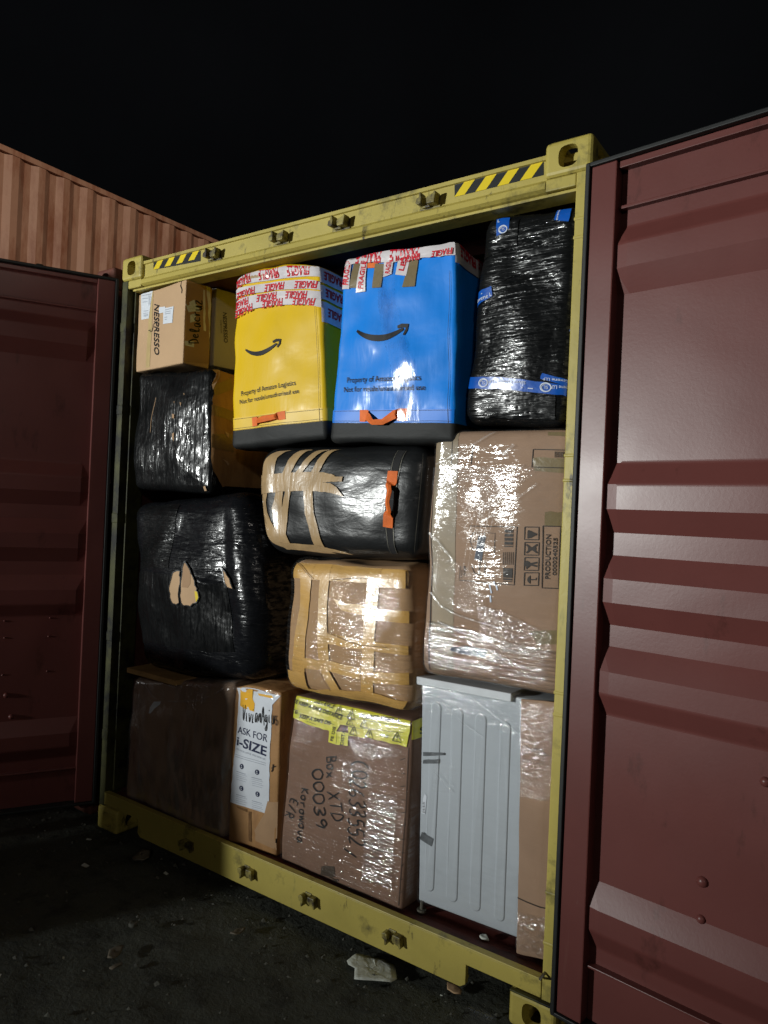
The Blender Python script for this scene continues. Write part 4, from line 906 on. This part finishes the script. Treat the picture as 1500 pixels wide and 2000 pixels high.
for p in ([(555, 1105), (570, 1165)], [(585, 1085), (590, 1110)], [(600, 1110), (610, 1145)], [(562, 1180), (565, 1225)]): i.line([k10(*p[0]), k10(*p[1])], .006)
i.build('white_paint_specks', whitep, T10)
c10.shell('stretch_film', filmS, T10, off=.006, n=30, faces='FLT')
i = Ink(f10, .009); i.patch([k10(140, 1350), k10(400, 1400), k10(700, 1500), k10(1015, 1560)], [k10(90, 1700), k10(400, 1790), k10(700, 1840), k10(1000, 1885)], 8, step=.03); i.build('stretch_film_lower_wrap', filmW, T10)
i = Ink(f10, .0115); i.patch([k10(480, 1250), k10(640, 1280), k10(960, 1450)], [k10(500, 1480), k10(650, 1560), k10(960, 1600)], 4, step=.03, jag=.004); i.build('stretch_film_patch', filmG, T10)
i = Ink(f10, .010); i.patch([k10(165, 320), k10(760, 300), k10(900, 330)], [k10(165, 480), k10(480, 640), k10(520, 640)], 6, step=.03); i.build('stretch_film_upper_wrap', filmD, T10)
i = Ink(f10, .0085); i.patch([k10(150, 750), k10(300, 940), k10(420, 1000), k10(520, 1230)], [k10(145, 1100), k10(215, 1240), k10(330, 1290), k10(560, 1330)], 5, step=.03); i.build('stretch_film_left_wrap', filmD, T10)
for A, w_ in (([(195, 300), (400, 190), (585, 85)], .006), ([(500, 690), (700, 570), (880, 430)], .008), ([(640, 240), (720, 170)], .012), ([(155, 1160), (215, 1245), (320, 1300), (480, 1355), (640, 1400)], .006), ([(205, 1355), (400, 1440), (590, 1490)], .007), ([(155, 760), (230, 850), (305, 940), (250, 960)], .009)):
    i = Ink(f10, .012); i.line([k10(*p) for p in A], w_); i.build('film_fold', film('white_film_crease', (20, 20, 20), .01, fac=.35, haze=.32, rough=.2), T10)
for n_ in range(5):
    x = 470+n_*34; i = Ink(f10, .012); i.line([k10(x, 560), k10(x-55, 800), k10(x-90, 1000)], .002); i.build('film_fold', film('white_film_crease', (20, 20, 20), .01, fac=.3, haze=.3, rough=.2), T10)

# --- tan taped parcel in the middle
c11 = Cargo([(557, 1342), (800, 1392), (800, 1106), (571, 1094)], .04, (.0, .5, 0), r=.05, bulge=.028, amp=.016, freq=4, seed=11, sb=.015, lb=.01)
T11 = cargo_thing('taped_parcel', 'brown parcel criss-crossed with tan tape, between the black bundle and the tall carton', 'parcel', c11)
c11.shell('parcel_body', surf('golden_cardboard', (.37, .225, .115), .7, .25, var=.12, vscale=5, bumps=[(D1, 7, 3, .004, (0, 0, 0))]), T11, n=30)
f11 = c11.face('F'); k11 = cr(5, 530, 1070)
c11.shell('stretch_film', filmH, T11, off=.0135, n=26, faces='FRT')
TP = [([(185, 120), (1350, 165)], [(180, 290), (1340, 370)]), ([(310, 100), (290, 600), (210, 1300)], [(425, 110), (395, 600), (350, 1350)]), ([(500, 150), (495, 700), (505, 1150)], [(595, 150), (580, 700), (600, 1200)]),
      ([(950, 130), (930, 700), (900, 1480)], [(1060, 130), (1045, 700), (1010, 1510)]), ([(640, 490), (780, 540), (950, 555)], [(720, 600), (800, 630), (950, 660)]),
      ([(590, 820), (900, 890), (1340, 960)], [(590, 930), (900, 985), (1340, 1050)]), ([(350, 1060), (600, 1095), (910, 1160)], [(350, 1165), (600, 1195), (900, 1280)]),
      ([(1050, 600), (1350, 620)], [(1030, 700), (1350, 740)]), ([(1020, 1200), (1380, 1230)], [(1010, 1310), (1370, 1345)]), ([(1070, 200), (1310, 210)], [(1060, 380), (1310, 400)]),
      ([(130, 1180), (250, 1200), (360, 1200)], [(120, 1390), (250, 1420), (370, 1420)]), ([(510, 1190), (620, 1370)], [(600, 1190), (700, 1370)]), ([(170, 1400), (600, 1420), (1000, 1520), (1250, 1640)], [(120, 1370), (600, 1360), (1000, 1400), (1330, 1500)][:4])]
for n_, (A, B) in enumerate(TP):
    m_ = min(len(A), len(B)); i = Ink(f11, .0035+.0005*n_); i.patch([k11(*p) for p in A[:m_]], [k11(*p) for p in B[:m_]], 3, step=.018, jag=.0012); i.build('packing_tape', tan, T11)
i = Ink(f11, .0115)
for A in ([(600, 825), (900, 940), (1150, 965)], [(1000, 480), (1030, 400), (1050, 350)], [(930, 860), (960, 700), (1000, 560)], [(430, 300), (330, 210), (240, 140)], [(520, 1200), (560, 1290), (610, 1370)], [(620, 310), (850, 290), (980, 300)]): i.line([k11(*p) for p in A], .0025)
i.build('tape_creases', surf('brown_crease', (.22, .12, .04), .5, .3), T11)

# --- lower-left wrapped carton
c12 = Cargo([V((.145, .045, .171)), V((.868, .045, .171)), unY((457, 1337), .045), unY((262, 1324), .045)], 0, (0, .55, 0), r=.03, bulge=.02, amp=.012, freq=4, seed=12)
T12 = cargo_thing('wrapped_carton', 'brown carton in a clear bag at the bottom left of the load, under the plank', 'carton', c12)
c12.shell('carton_body', card, T12, n=26)
c12.shell('clear_bag', film('loose_clear_bag', (14, 14, 4), .008, fac=.45, haze=.16, rough=.14, patch=2.5), T12, off=.008, n=24, faces='FLRT')
f12 = c12.face('F'); kk = cr(4.41, 240, 1290)
i = Ink(f12, .012); i.line([kk(215, 215), kk(270, 290), kk(330, 340), kk(450, 345), kk(560, 345), kk(680, 340), kk(800, 290), kk(880, 240)], .006); i.build('bag_fold', film('white_bag_crease', (9, 9, 9), .02, fac=.3, haze=.22, rough=.2), T12)
i = Ink(f12, .0035); i.poly([kk(*p) for p in [(285, 350), (340, 350), (335, 375), (295, 410), (265, 450), (248, 450), (255, 400)]]); i.build('white_label_corner', paper, T12, smooth=False)

# --- narrow carton with white leaflet
c13 = Cargo([unZ((446, 1642), .171), unZ((540, 1674), .171), unY((549, 1354), .06), unY((458, 1342), .06)], 0, (0, .45, 0), r=.010, bulge=.006, amp=.006, freq=7, seed=13, tb=.015)
T13 = cargo_thing('cardboard_box', 'narrow upright orange-brown box with a white leaflet on its front, bottom row', 'box', c13)
c13.shell('box_body', cardo, T13, n=20)
f13 = c13.face('F')
i = Ink(f13, .002); L = [kk(958, 212), kk(970, 560), kk(930, 900), kk(915, 1225)]; R_ = [kk(1380, 262), kk(1282, 600), kk(1275, 900), kk(1245, 1325)]
i.patch([kk(958, 212), kk(985, 300), kk(975, 560), kk(940, 900), kk(915, 1225)], [kk(1375, 300), kk(1300, 380), kk(1282, 600), kk(1272, 900), kk(1245, 1325)], 3, jag=.0015); LF = i.build('leaflet', paper, T13)
i = Ink(f13, .0032); i.poly([kk(*p) for p in [(1000, 240), (1130, 260), (1120, 330), (1138, 370), (1132, 440), (1040, 415), (1000, 390), (1005, 330)]]); i.poly([kk(*p) for p in [(1170, 280), (1300, 300), (1310, 325), (1180, 300)]]); i.build('orange_print', orlogo, LF)
i = Ink(f13, .0034); i.text('ASK FOR', kk(980, 625), kk(1250, 700), kk(985, 565), bold=.0); i.build('lettering', navy, LF)
i = Ink(f13, .0034); i.text('i-SIZE', kk(968, 730), kk(1243, 820), kk(975, 655), bold=.022); i.build('lettering', navy, LF)
i = Ink(f13, .0034); i.text('FITS YOUR LITTLE. FITS YOUR LIFE.', kk(966, 770), kk(1240, 858), kk(967, 757), bold=.0)
for (y0, n_) in ((810, 2),):
    for j in range(n_): i.line([kk(962, y0+j*18), kk(1238, y0+72+j*18)], .0018)
for cx, cy in ((1022, 955), (1160, 1005), (1015, 1155), (1155, 1210)):
    for j in range(5): i.line([kk(cx-48, cy+j*17), kk(cx+(50 if j % 2 else 38), cy+24+j*17)], .0014 if j else .0026)
i.build('small_print', greyink, LF)
for cx, cy in ((1025, 913), (1162, 960), (1017, 1103), (1157, 1153)):
    i = Ink(f13, .0034); i.circle(kk(cx, cy), .0115); o = i.build('round_icon', navy, LF)
    i = Ink(f13, .0042); q = f13.m(*kk(cx, cy)); i.circle(q+V((0, .004)), .003, 10); i.line([q+V((-.004, -.002)), q+V((0, -.006)), q+V((.004, -.002))], .003, px=False); i.build('icon_detail', paper, o)
i = Ink(f13, .0045); scrawl(i, 'VivianAgius', kk(1025, 520), kk(1350, 545), kk(1030, 400), .0035); i.build('handwriting', ink, T13)
i = Ink(f13, .003); i.line([kk(1305, 890), kk(1300, 935), kk(1288, 955)], .005); i.line([kk(1290, 925), kk(1325, 905)], .004); i.line([kk(1310, 1540), kk(1306, 1580)], .006); i.build('dark_tear', ink, T13)
i = Ink(f13, .0025); i.patch([kk(1245, 1220), kk(1215, 1330), kk(1130, 1480), kk(1130, 1560)], [kk(1335, 1225), kk(1330, 1340), kk(1320, 1500), kk(1310, 1640)], 3, jag=.004); i.build('peeling_tape', cardm, T13)
i = Ink(f13, .0022); i.patch([kk(1075, 1300), kk(1070, 1560)], [kk(1100, 1310), kk(1095, 1570)], 1, jag=.002); i.patch([kk(975, 1255), kk(978, 1275)], [kk(1065, 1290), kk(1065, 1312)], 1, jag=.003); i.build('torn_board', surf('torn_board_layer', (.20, .11, .05), .9, .1, var=.3, vscale=20), T13)
i = Ink(c13.face('F'), .010); i.patch([kk(955, 205), kk(1200, 215), kk(1400, 290)], [kk(955, 260), kk(1200, 300), kk(1390, 350)], 4, jag=.004); i.build('clear_wrap_scrap', filmD, T13)

# --- dark item in the gap behind it
c14 = Cargo([V((1.06, .20, .171)), V((1.27, .20, .171)), V((1.27, .20, .80)), V((1.06, .20, .80))], 0, (0, .4, 0), r=.03, bulge=.01, amp=.01, seed=14)
T14 = cargo_thing('wrapped_bundle', 'slim black bundle half hidden in the gap right of the white-leaflet box', 'bundle', c14)
c14.shell('black_wrapping', bagblk, T14, n=14)
f14 = c14.face('F'); i = Ink(f14, .003); i.patch([kk(1370, 370), kk(1480, 400)], [kk(1370, 450), kk(1470, 490)], 1); i.patch([kk(1340, 1260), kk(1420, 1250)], [kk(1340, 1330), kk(1420, 1310)], 1); i.build('packing_tape', tan, T14)

# --- carton with yellow warning tape
c15 = Cargo([unZ((548, 1680), .171), unZ((784, 1782), .171), unY((806, 1408), .10), unY((576, 1356), .10)], 0, (.02, .5, 0), r=.016, bulge=.010, amp=.008, freq=4, seed=15, sb=.006)
T15 = cargo_thing('taped_carton', 'brown carton with yellow warning tape round its top and black handwriting, bottom row', 'carton', c15)
c15.shell('carton_body', cardd, T15, n=26)
f15, r15 = c15.face('F'), c15.face('R'); k15 = cr(4.445, 530, 1340)
YT = [([(205, 65), (400, 80), (620, 140), (900, 215), (1200, 275)], [(195, 150), (400, 190), (620, 250), (900, 300), (1200, 345)], 0), ([(195, 120), (400, 180), (620, 245), (900, 290), (1200, 340)], [(185, 200), (400, 270), (620, 330), (900, 380), (1200, 420)], 1), ([(190, 190), (400, 255), (620, 320)], [(190, 270), (350, 340), (570, 400)], 2), ([(680, 345), (900, 375), (1195, 400)], [(690, 425), (900, 455), (1180, 525)], 2), ([(515, 370), (600, 390), (690, 400)], [(515, 475), (600, 500), (685, 510)], 3)]
yt = []
for A, B, n_ in YT:
    i = Ink(f15, .003+.001*n_); i.patch([k15(*p) for p in A], [k15(*p) for p in B], 3, jag=.002); yt.append(i.build('warning_tape', ytape, T15))
def tri(i, f, c, r):
    c = f.m(*c); i.line([c+V((-r, -r*.8)), c+V((r, -r*.8)), c+V((0, r)), c+V((-r, -r*.8))], .0035, px=False); i.line([c+V((0, r*.4)), c+V((0, -r*.2))], .004, px=False); i.circle(c+V((0, -r*.5)), .0022, 8)
i = Ink(f15, .0075)
i.text('DISTANCE', k15(375, 140), k15(548, 192), k15(392, 108), bold=.02, shear=.15); tri(i, f15, k15(602, 205), .020); tri(i, f15, k15(708, 245), .020); i.text('PLEASE KEEP A', k15(780, 268), k15(1110, 318), k15(788, 238), bold=.02, shear=.15)
i.text('SE KEEP A SAFE DISTANCE', k15(205, 140), k15(628, 290), k15(212, 108), bold=.02, shear=.15); tri(i, f15, k15(700, 300), .018); tri(i, f15, k15(822, 320), .018)
i.text('KEEP A SAFE DIS', k15(255, 270), k15(525, 335), k15(262, 240), bold=.02, shear=.15); i.text('TE', k15(190, 225), k15(240, 240), k15(195, 195), bold=.02, shear=.1)
tri(i, f15, k15(735, 382), .020); tri(i, f15, k15(868, 408), .020); tri(i, f15, k15(1100, 440), .020); i.text('PLE', k15(955, 425), k15(1030, 445), k15(960, 405), bold=.02, shear=.15)
i.text('FE DIS', k15(558, 470), k15(575, 350), k15(532, 465), bold=.02); i.text('DISTAN', k15(650, 505), k15(668, 340), k15(622, 502), bold=.02)
for q in ([(255, 150), (700, 270), (1180, 350)], [(230, 225), (560, 330)], [(320, 300), (400, 330)], [(700, 350), (1150, 400)], [(590, 380), (588, 490)]): i.line([k15(*p) for p in q], .0015)
i.build('lettering', ink, yt[1])
o = band(r15, T15, (.5, .5, .40, .40), 'warning_tape', ytape, .004, -.5, .3, n=8)
i = Ink(r15, .006); i.text('SAFE', V((-r15.W*.42, r15.H*.42)), V((-r15.W*.12, r15.H*.42)), V((-r15.W*.42, r15.H*.455)), bold=.02, metric=True); i.build('lettering', ink, o)
i = Ink(f15, .0032)
scrawl(i, 'Box', k15(500, 600), k15(505, 800), k15(585, 590), .0055); scrawl(i, 'XTD', k15(510, 900), k15(545, 1170), k15(615, 905), .0055); scrawl(i, '00039', k15(375, 710), k15(400, 1240), k15(470, 710), .0065)
scrawl(i, '(02633552', k15(720, 630), k15(685, 1370), k15(850, 650), .006); scrawl(i, '/', k15(655, 1400), k15(655, 1450), k15(740, 1440), .006)
scrawl(i, 'Korowova', k15(280, 870), k15(238, 1360), k15(340, 880), .005); scrawl(i, 'E/R', k15(180, 960), k15(130, 1130), k15(245, 990), .005); i.build('handwriting', ink, T15)
i = Ink(f15, .0022); i.patch([k15(445, 1565), k15(560, 1555)], [k15(440, 1630), k15(560, 1650)], 2, jag=.004); i.patch([k15(500, 1640), k15(600, 1680)], [k15(520, 1700), k15(600, 1730)], 1, jag=.004); i.build('dark_stain_tape', surf('dull_tape_patch', (.07, .05, .035), .35, .5), T15)
i = Ink(f15, .0025)
for j in range(11): i.line([k15(1125+random.uniform(-8, 10), 640+j*115), k15(1165, 625+j*115+random.uniform(-10, 25))], .0025)
i.line([k15(1190, 530), k15(1170, 1000), k15(1130, 1600), k15(1110, 1900)], .002); i.build('edge_creases', inkb, T15)
c15.shell('stretch_film', filmH, T15, off=.0095, n=24, faces='FRT')
i = Ink(f15, .0125); i.patch([k15(880, 900), k15(1110, 945)], [k15(800, 1690), k15(1060, 1740)], 8, step=.02, jag=.004); i.build('tight_film_band', filmW, T15)
i = Ink(f15, .0125); i.patch([k15(650, 610), k15(900, 700)], [k15(660, 800), k15(900, 880)], 4, step=.02, jag=.004); i.build('tight_film_band', filmG, T15)
i = Ink(f15, .0130); i.patch([k15(690, 430), k15(900, 500), k15(1140, 540)], [k15(760, 590), k15(900, 620), k15(1120, 600)], 4, step=.02, jag=.004); i.build('tight_film_band', filmG, T15)

# --- washing machine
c16 = Cargo([unZ((817, 1762), .20), unZ((1072, 1868), .185), unY((1089, 1376), .09), unY((824, 1328), .09)], 0, (0, .52, 0), r=.008, bulge=0, amp=0, seed=16)
c16.F[0].z = .205; c16.F[1].z = .205
c16 = Cargo([c16.F[0], c16.F[1], c16.F[2], c16.F[3]], 0, (0, .5, 0), r=.008, bulge=.0, amp=.0015, freq=3, seed=16)
T16 = cargo_thing('washing_machine', 'white washing machine turned side-on in stretch film, bottom right of the load', 'washing machine', c16)
body = c16.shell('cabinet', enamel, T16, n=16)
f16 = c16.face('F'); k16 = cr(3.333, 800, 1300)
def bead(TL, TR, BR, BL, r=.0032):
    a, b, c, d = M(f16, (TL, TR, BR, BL)); R1 = (b-a).length/2; pts = []
    for j in range(9):
        t = math.pi*(1-j/8); m_ = (a+b)/2; e = (b-a).normalized(); pts.append(m_+e*math.cos(t)*R1+V((-e.y, e.x))*math.sin(t)*R1)
    for j in range(9):
        t = math.pi*j/8; m_ = (c+d)/2; e = (c-d).normalized(); pts.append(m_+e*math.cos(t)*R1-V((-e.y, e.x))*math.sin(t)*R1)
    pts.append(pts[0]); out = []
    for p, q in zip(pts, pts[1:]):
        k = max(1, int((q-p).length/.03)); out += [p+(q-p)*(j/k) for j in range(k)]
    return out+[pts[-1]]
def q_slope(L):
    t = [p for p in L if p.y > max(q.y for q in L)-.03]; b = [p for p in L if p.y < min(q.y for q in L)+.03]
    return (sum(p.x for p in t)/len(t)-sum(p.x for p in b)/len(b))/(sum(p.y for p in t)/len(t)-sum(p.y for p in b)/len(b))
mb = MB()
for q in ([(133, 270), (205, 285), (155, 1450), (85, 1425)], [(268, 305), (350, 318), (305, 1515), (232, 1490)], [(425, 345), (505, 358), (458, 1575), (382, 1555)], [(588, 392), (665, 410), (617, 1645), (540, 1620)]):
    L = bead(*[k16(*p) for p in q])[:-1]; c = sum(L, V((0, 0)))/len(L); n = len(L); vl = max(p.y for p in L); vb_ = min(p.y for p in L); Rr = max(p.x-c.x for p in L)*.8
    vs = []
    for ins, off in ((0, -.0005), (.004, .0035), (.008, .0040)):
        for p in L:
            yc = max(vb_+Rr, min(vl-Rr, p.y)); d = (p-V((c.x+(p.y-c.y)*(L[n//4].x-c.x)/max(.01, (L[n//4].y-c.y))*0, yc)))
            cx = c.x+(q_slope(L))*(p.y-c.y); d = V((p.x-cx, p.y-yc)); d = d.normalized()*ins if d.length > 1e-6 else V((0, 0))
            vs.append(f16.P(p-d, off))
    fs = [(k*n+j, k*n+(j+1) % n, (k+1)*n+(j+1) % n, (k+1)*n+j) for k in (0, 1) for j in range(n)]+[tuple(range(2*n, 3*n))]
    mb.add(vs, fs)
mb.build('pressed_panel_ribs', enamel, T16, False)
# worktop
w0, w1 = unY((821, 1322), .085), unY((1089, 1371), .085)
mb = MB(); L_ = (w1-w0).length; e = (w1-w0).normalized()
mb.box(-.012, L_*.7, -.012, .5, -.03, 0, T=lambda v: w0+e*v.x+V((0, v.y, v.z+.002))); mb.build('worktop', surf('white_worktop', (.60, .63, .66), .4, .4), T16, bevel=.004)
ya = unZ((1010, 1842), .2).y-.018
c17 = Cargo([unY(k16(697, 1870), ya), unY(k16(903, 1925), ya), unY(k16(950, 240), ya-.02), unY(k16(722, 218), ya-.02)], 0, (0, .010, 0), r=.004, bulge=.003, amp=.004, freq=7, seed=17)
gd = c17.shell('cardboard_edge_guard', card, T16, n=20); f17 = c17.face('F')
i = Ink(f17, .002); i.line([k16(700, 1510), k16(760, 1535), k16(850, 1570), k16(912, 1585)], .004); i.line([k16(880, 1760), k16(885, 1880)], .004); i.line([k16(895, 1780), k16(897, 1890)], .003); i.build('tear_line', inkb, gd)
for A, B, mt in (([(720, 225), (945, 262)], [(722, 520), (930, 600)], filmG), ([(722, 505), (932, 560)], [(725, 850), (915, 880)], filmG), ([(705, 1600), (905, 1640)], [(700, 1830), (895, 1905)], filmG)):
    i = Ink(f17, .006); i.patch([k16(*p) for p in A], [k16(*p) for p in B], 6, step=.02, jag=.003); i.build('stretch_film_wrap', mt, T16)
for q in ([(85, 565), (222, 568), (225, 585), (85, 590)], [(85, 615), (190, 610), (185, 638), (85, 640)], [(80, 1085), (155, 1130), (140, 1180), (65, 1130)]):
    i = Ink(f16, .0062); i.patch([k16(*q[0]), k16(*q[1])], [k16(*q[3]), k16(*q[2])], 1, jag=.001); i.build('grey_tape', greytape, T16)
i = Ink(f16, .002); i.poly([k16(*p) for p in [(82, 870), (93, 835), (106, 855), (95, 972), (72, 965)]]); o = i.build('barcode_label', paper, T16)
i = Ink(f16, .003)
for j in range(8): i.line([k16(79, 893+j*9), k16(94, 895+j*9)], .0014+.001*(j % 2))
i.build('barcode', ink, o)
for (x, y) in ((80, 1560),):
    p = unY(k16(x, y), .12); mb = MB(); mb.tube([V((p.x, p.y, .172)), V((p.x, p.y, .182))], .018, 12); mb.tube([V((p.x, p.y, .182)), V((p.x, p.y, .212))], .007, 8); mb.build('levelling_foot', steel, T16)
for q, mt in ((([(75, 90), (500, 190), (720, 215), (960, 250)], [(90, 300), (420, 330), (600, 420), (800, 500)]), filmD), (([(160, 600), (300, 640)], [(150, 820), (290, 830)]), filmD)):
    A, B = q; i = Ink(f16, .011); i.patch([k16(*p) for p in A], [k16(*p) for p in B], 6, step=.03); i.build('stretch_film_wrap', mt, T16)
c16.shell('stretch_film', filmS, T16, off=.0095, n=22, faces='FT')
for A, w_ in (([(410, 200), (590, 340), (800, 500)], .005), ([(220, 240), (350, 370), (490, 465)], .004), ([(165, 690), (290, 830)], .004), ([(205, 690), (292, 790)], .003)):
    i = Ink(f16, .014); i.line([k16(*p) for p in A], w_); i.build('film_fold', film('white_film_crease', (20, 20, 20), .01, fac=.3, haze=.4, rough=.2), T16)

# ------------------------------------------------------------------ things lying about
def scrap(name, label, cat, px, mat, z=.004, th=.003, lift=.01, group=None, plane=None):
    P = [unZ(q, GZ+z) if plane is None else unZ(q, plane) for q in px]; n = len(P); c = sum(P, V())/n; rnd = random.Random(len(px)*17+int(px[0][0]))
    vs = []; rings = 4
    for k in range(rings+1):
        for p in P:
            q = c+(p-c)*(k/rings if k else .02); vs.append(q+V((0, 0, lift*abs(noise.noise(q*14))+lift*.5*noise.noise(q*40))))
    m = n; fs = [tuple(range(n))]+[(k*m+j, k*m+(j+1) % m, (k+1)*m+(j+1) % m, (k+1)*m+j) for k in range(rings) for j in range(m)]
    o = obj(name, vs, fs, mat, None, True); sol = o.modifiers.new('s', 'SOLIDIFY'); sol.thickness = th; sol.offset = 1; tagm(o, label, cat, group); return o
scrapm = surf('dull_scrap_board', (.15, .13, .10), .8, .2, var=.3, vscale=20)
k7 = cr(3, 680, 1700)
def sub(P, k=4):
    o = []
    for a, b in zip(P, P[1:]+P[:1]): o += [(a[0]+(b[0]-a[0])*j/k, a[1]+(b[1]-a[1])*j/k) for j in range(k)]
    return o
scrap('paper_sheet', 'crumpled dirty white paper sheet lying on the ground in front of the sill', 'paper', sub([k7(45, 490), k7(210, 520), k7(275, 560), k7(285, 640), k7(250, 655), k7(35, 640), k7(38, 572), k7(0, 552), k7(-8, 530)]), dirtypaper, z=.003, th=.0010, lift=.003)
scrap('cardboard_scrap', 'pale broken scrap on the ground under the sill, right of the paper sheet', 'scrap', [k7(578, 668), k7(620, 672), k7(665, 705), k7(660, 728), k7(620, 725), k7(580, 700)], cardl, z=.004, th=.003, lift=.008)
k7b = cr(3.75, 0, 1540)
scrap('cardboard_scrap', 'flat brown scrap on the ground at lower left, largest of those out in the light', 'scrap', sub([k7b(800, 1200), k7b(850, 1170), k7b(905, 1165), k7b(880, 1215), k7b(830, 1255), k7b(785, 1255)], 2), scrapm, z=.004, th=.006, lift=.012)
scrap('cardboard_scrap', 'thin grey scrap on the ground just below the flat brown scrap', 'scrap', sub([k7b(800, 1320), k7b(890, 1285), k7b(895, 1300), k7b(820, 1335)], 2), scrapm, z=.004, th=.005, lift=.008)
scrap('cardboard_scrap', 'grey scrap in the dark shadow near the left end of the sill', 'scrap', sub([k7b(965, 525), k7b(1010, 480), k7b(1050, 460), k7b(1105, 470), k7b(1090, 520), k7b(1010, 545)], 2), scrapm, z=.004, th=.006, lift=.02)
scrap('stone', 'rounded pale stone on the ground above the flat brown scrap', 'stone', sub([k7b(940, 1025), k7b(960, 1000), k7b(1005, 995), k7b(1010, 1015), k7b(975, 1035)], 2), stone, z=.004, th=.014, lift=.012)
kk5 = cr(2.5, 180, 1540)
scrap('cardboard_scrap', 'brown curled scrap on the ground in the middle, below the sill', 'scrap', sub([kk5(672, 715), kk5(705, 690), kk5(748, 683), kk5(742, 700), kk5(700, 725)], 2), scrapm, z=.004, th=.005, lift=.015)
scrap('paper_scrap', 'tiny crumpled scrap on the red threshold in front of the washing machine', 'scrap', [k7(768, 400), k7(785, 388), k7(810, 395), k7(825, 418), k7(780, 415)], dirtypaper, th=.006, lift=.02, plane=.1705)
A, B = unY(k7(1178, 570), .03), unZ(k7(1062, 728), .19)
o = MB().tube([A, (A+B)/2+V((0, 0, .004)), V((B.x, -.004, .196))], .0045, 6).build('metal_stick', steel, None, True); tagm(o, 'thin dark stick leaning over the sill at its right end', 'stick')
# transparent cup lying near the bottom edge
cp = unZ(k7(745, 880), .03); mb = MB(); 
mb.tube([cp+V((-.03, 0, 0)), cp+V((.06, .01, .005))], [.036, .028], 20, cap=False)
o = mb.build('plastic_cup', film('clear_cup', (4, 4, 4), .002, fac=.12, haze=.05, rough=.05), None, True); tagm(o, 'clear plastic cup lying on the ground at the bottom edge, by the corner casting', 'cup')
# gravel and litter
mb = MB(); rr = random.Random(5)
for j in range(900):
    x = rr.uniform(-1.0, 2.6); y = rr.uniform(-1.5, .3) if rr.random() < .8 else rr.uniform(-.25, .02); s = rr.choice([.002, .003, .003, .004, .006, .009]) if j % 22 else .013
    c = V((x, y, GZ+s*.2-.004)); vs = [c+V((rr.uniform(-1, 1), rr.uniform(-1, 1), rr.uniform(-.2, .9)))*s for _ in range(8)]
    vs = [c+V((math.cos(a)*s*rr.uniform(.6, 1.3), math.sin(a)*s*rr.uniform(.6, 1.3), rr.uniform(-.2, .3)*s)) for a in [q*1.2566 for q in range(5)]]+[c+V((0, 0, s*rr.uniform(.5, 1.1)))]
    mb.add(vs, [(0, 1, 5), (1, 2, 5), (2, 3, 5), (3, 4, 5), (4, 0, 5)])
o = obj('gravel', mb.v, mb.f, stone, None, False); o['kind'] = 'stuff'
mb = MB()
for j in range(18):
    x = rr.uniform(-.6, 2.4); y = rr.uniform(-1.2, .1); s = rr.uniform(.003, .009); a = rr.uniform(0, 6.28); c = V((x, y, GZ+.003)); d = V((math.cos(a), math.sin(a), .1))*s*rr.uniform(1, 3); e2 = V((-d.y, d.x, .3*s))*.4
    mb.add([c-d-e2, c+d-e2, c+d+e2, c-d+e2+V((0, 0, s*.6))], [(0, 1, 2, 3)])
o = obj('litter', mb.v, mb.f, dirtypaper, None, False); o['kind'] = 'stuff'
# unseen blocker added left of the frame to throw the rounded sill shadow
c20 = Cargo([V((-.80, -2.10, 0)), V((-.07, -2.10, 0)), V((-.13, -2.10, 1.18)), V((-.66, -2.10, 1.18))], 0, (0, .5, 0), r=.16, bulge=.02, amp=.03, freq=3, seed=20)
T20 = cargo_thing('shadow_blocker', 'unseen rounded blocker added outside the picture to throw a shadow', 'load', c20)
c20.shell('blocker_shell', blockerm, T20, n=16)
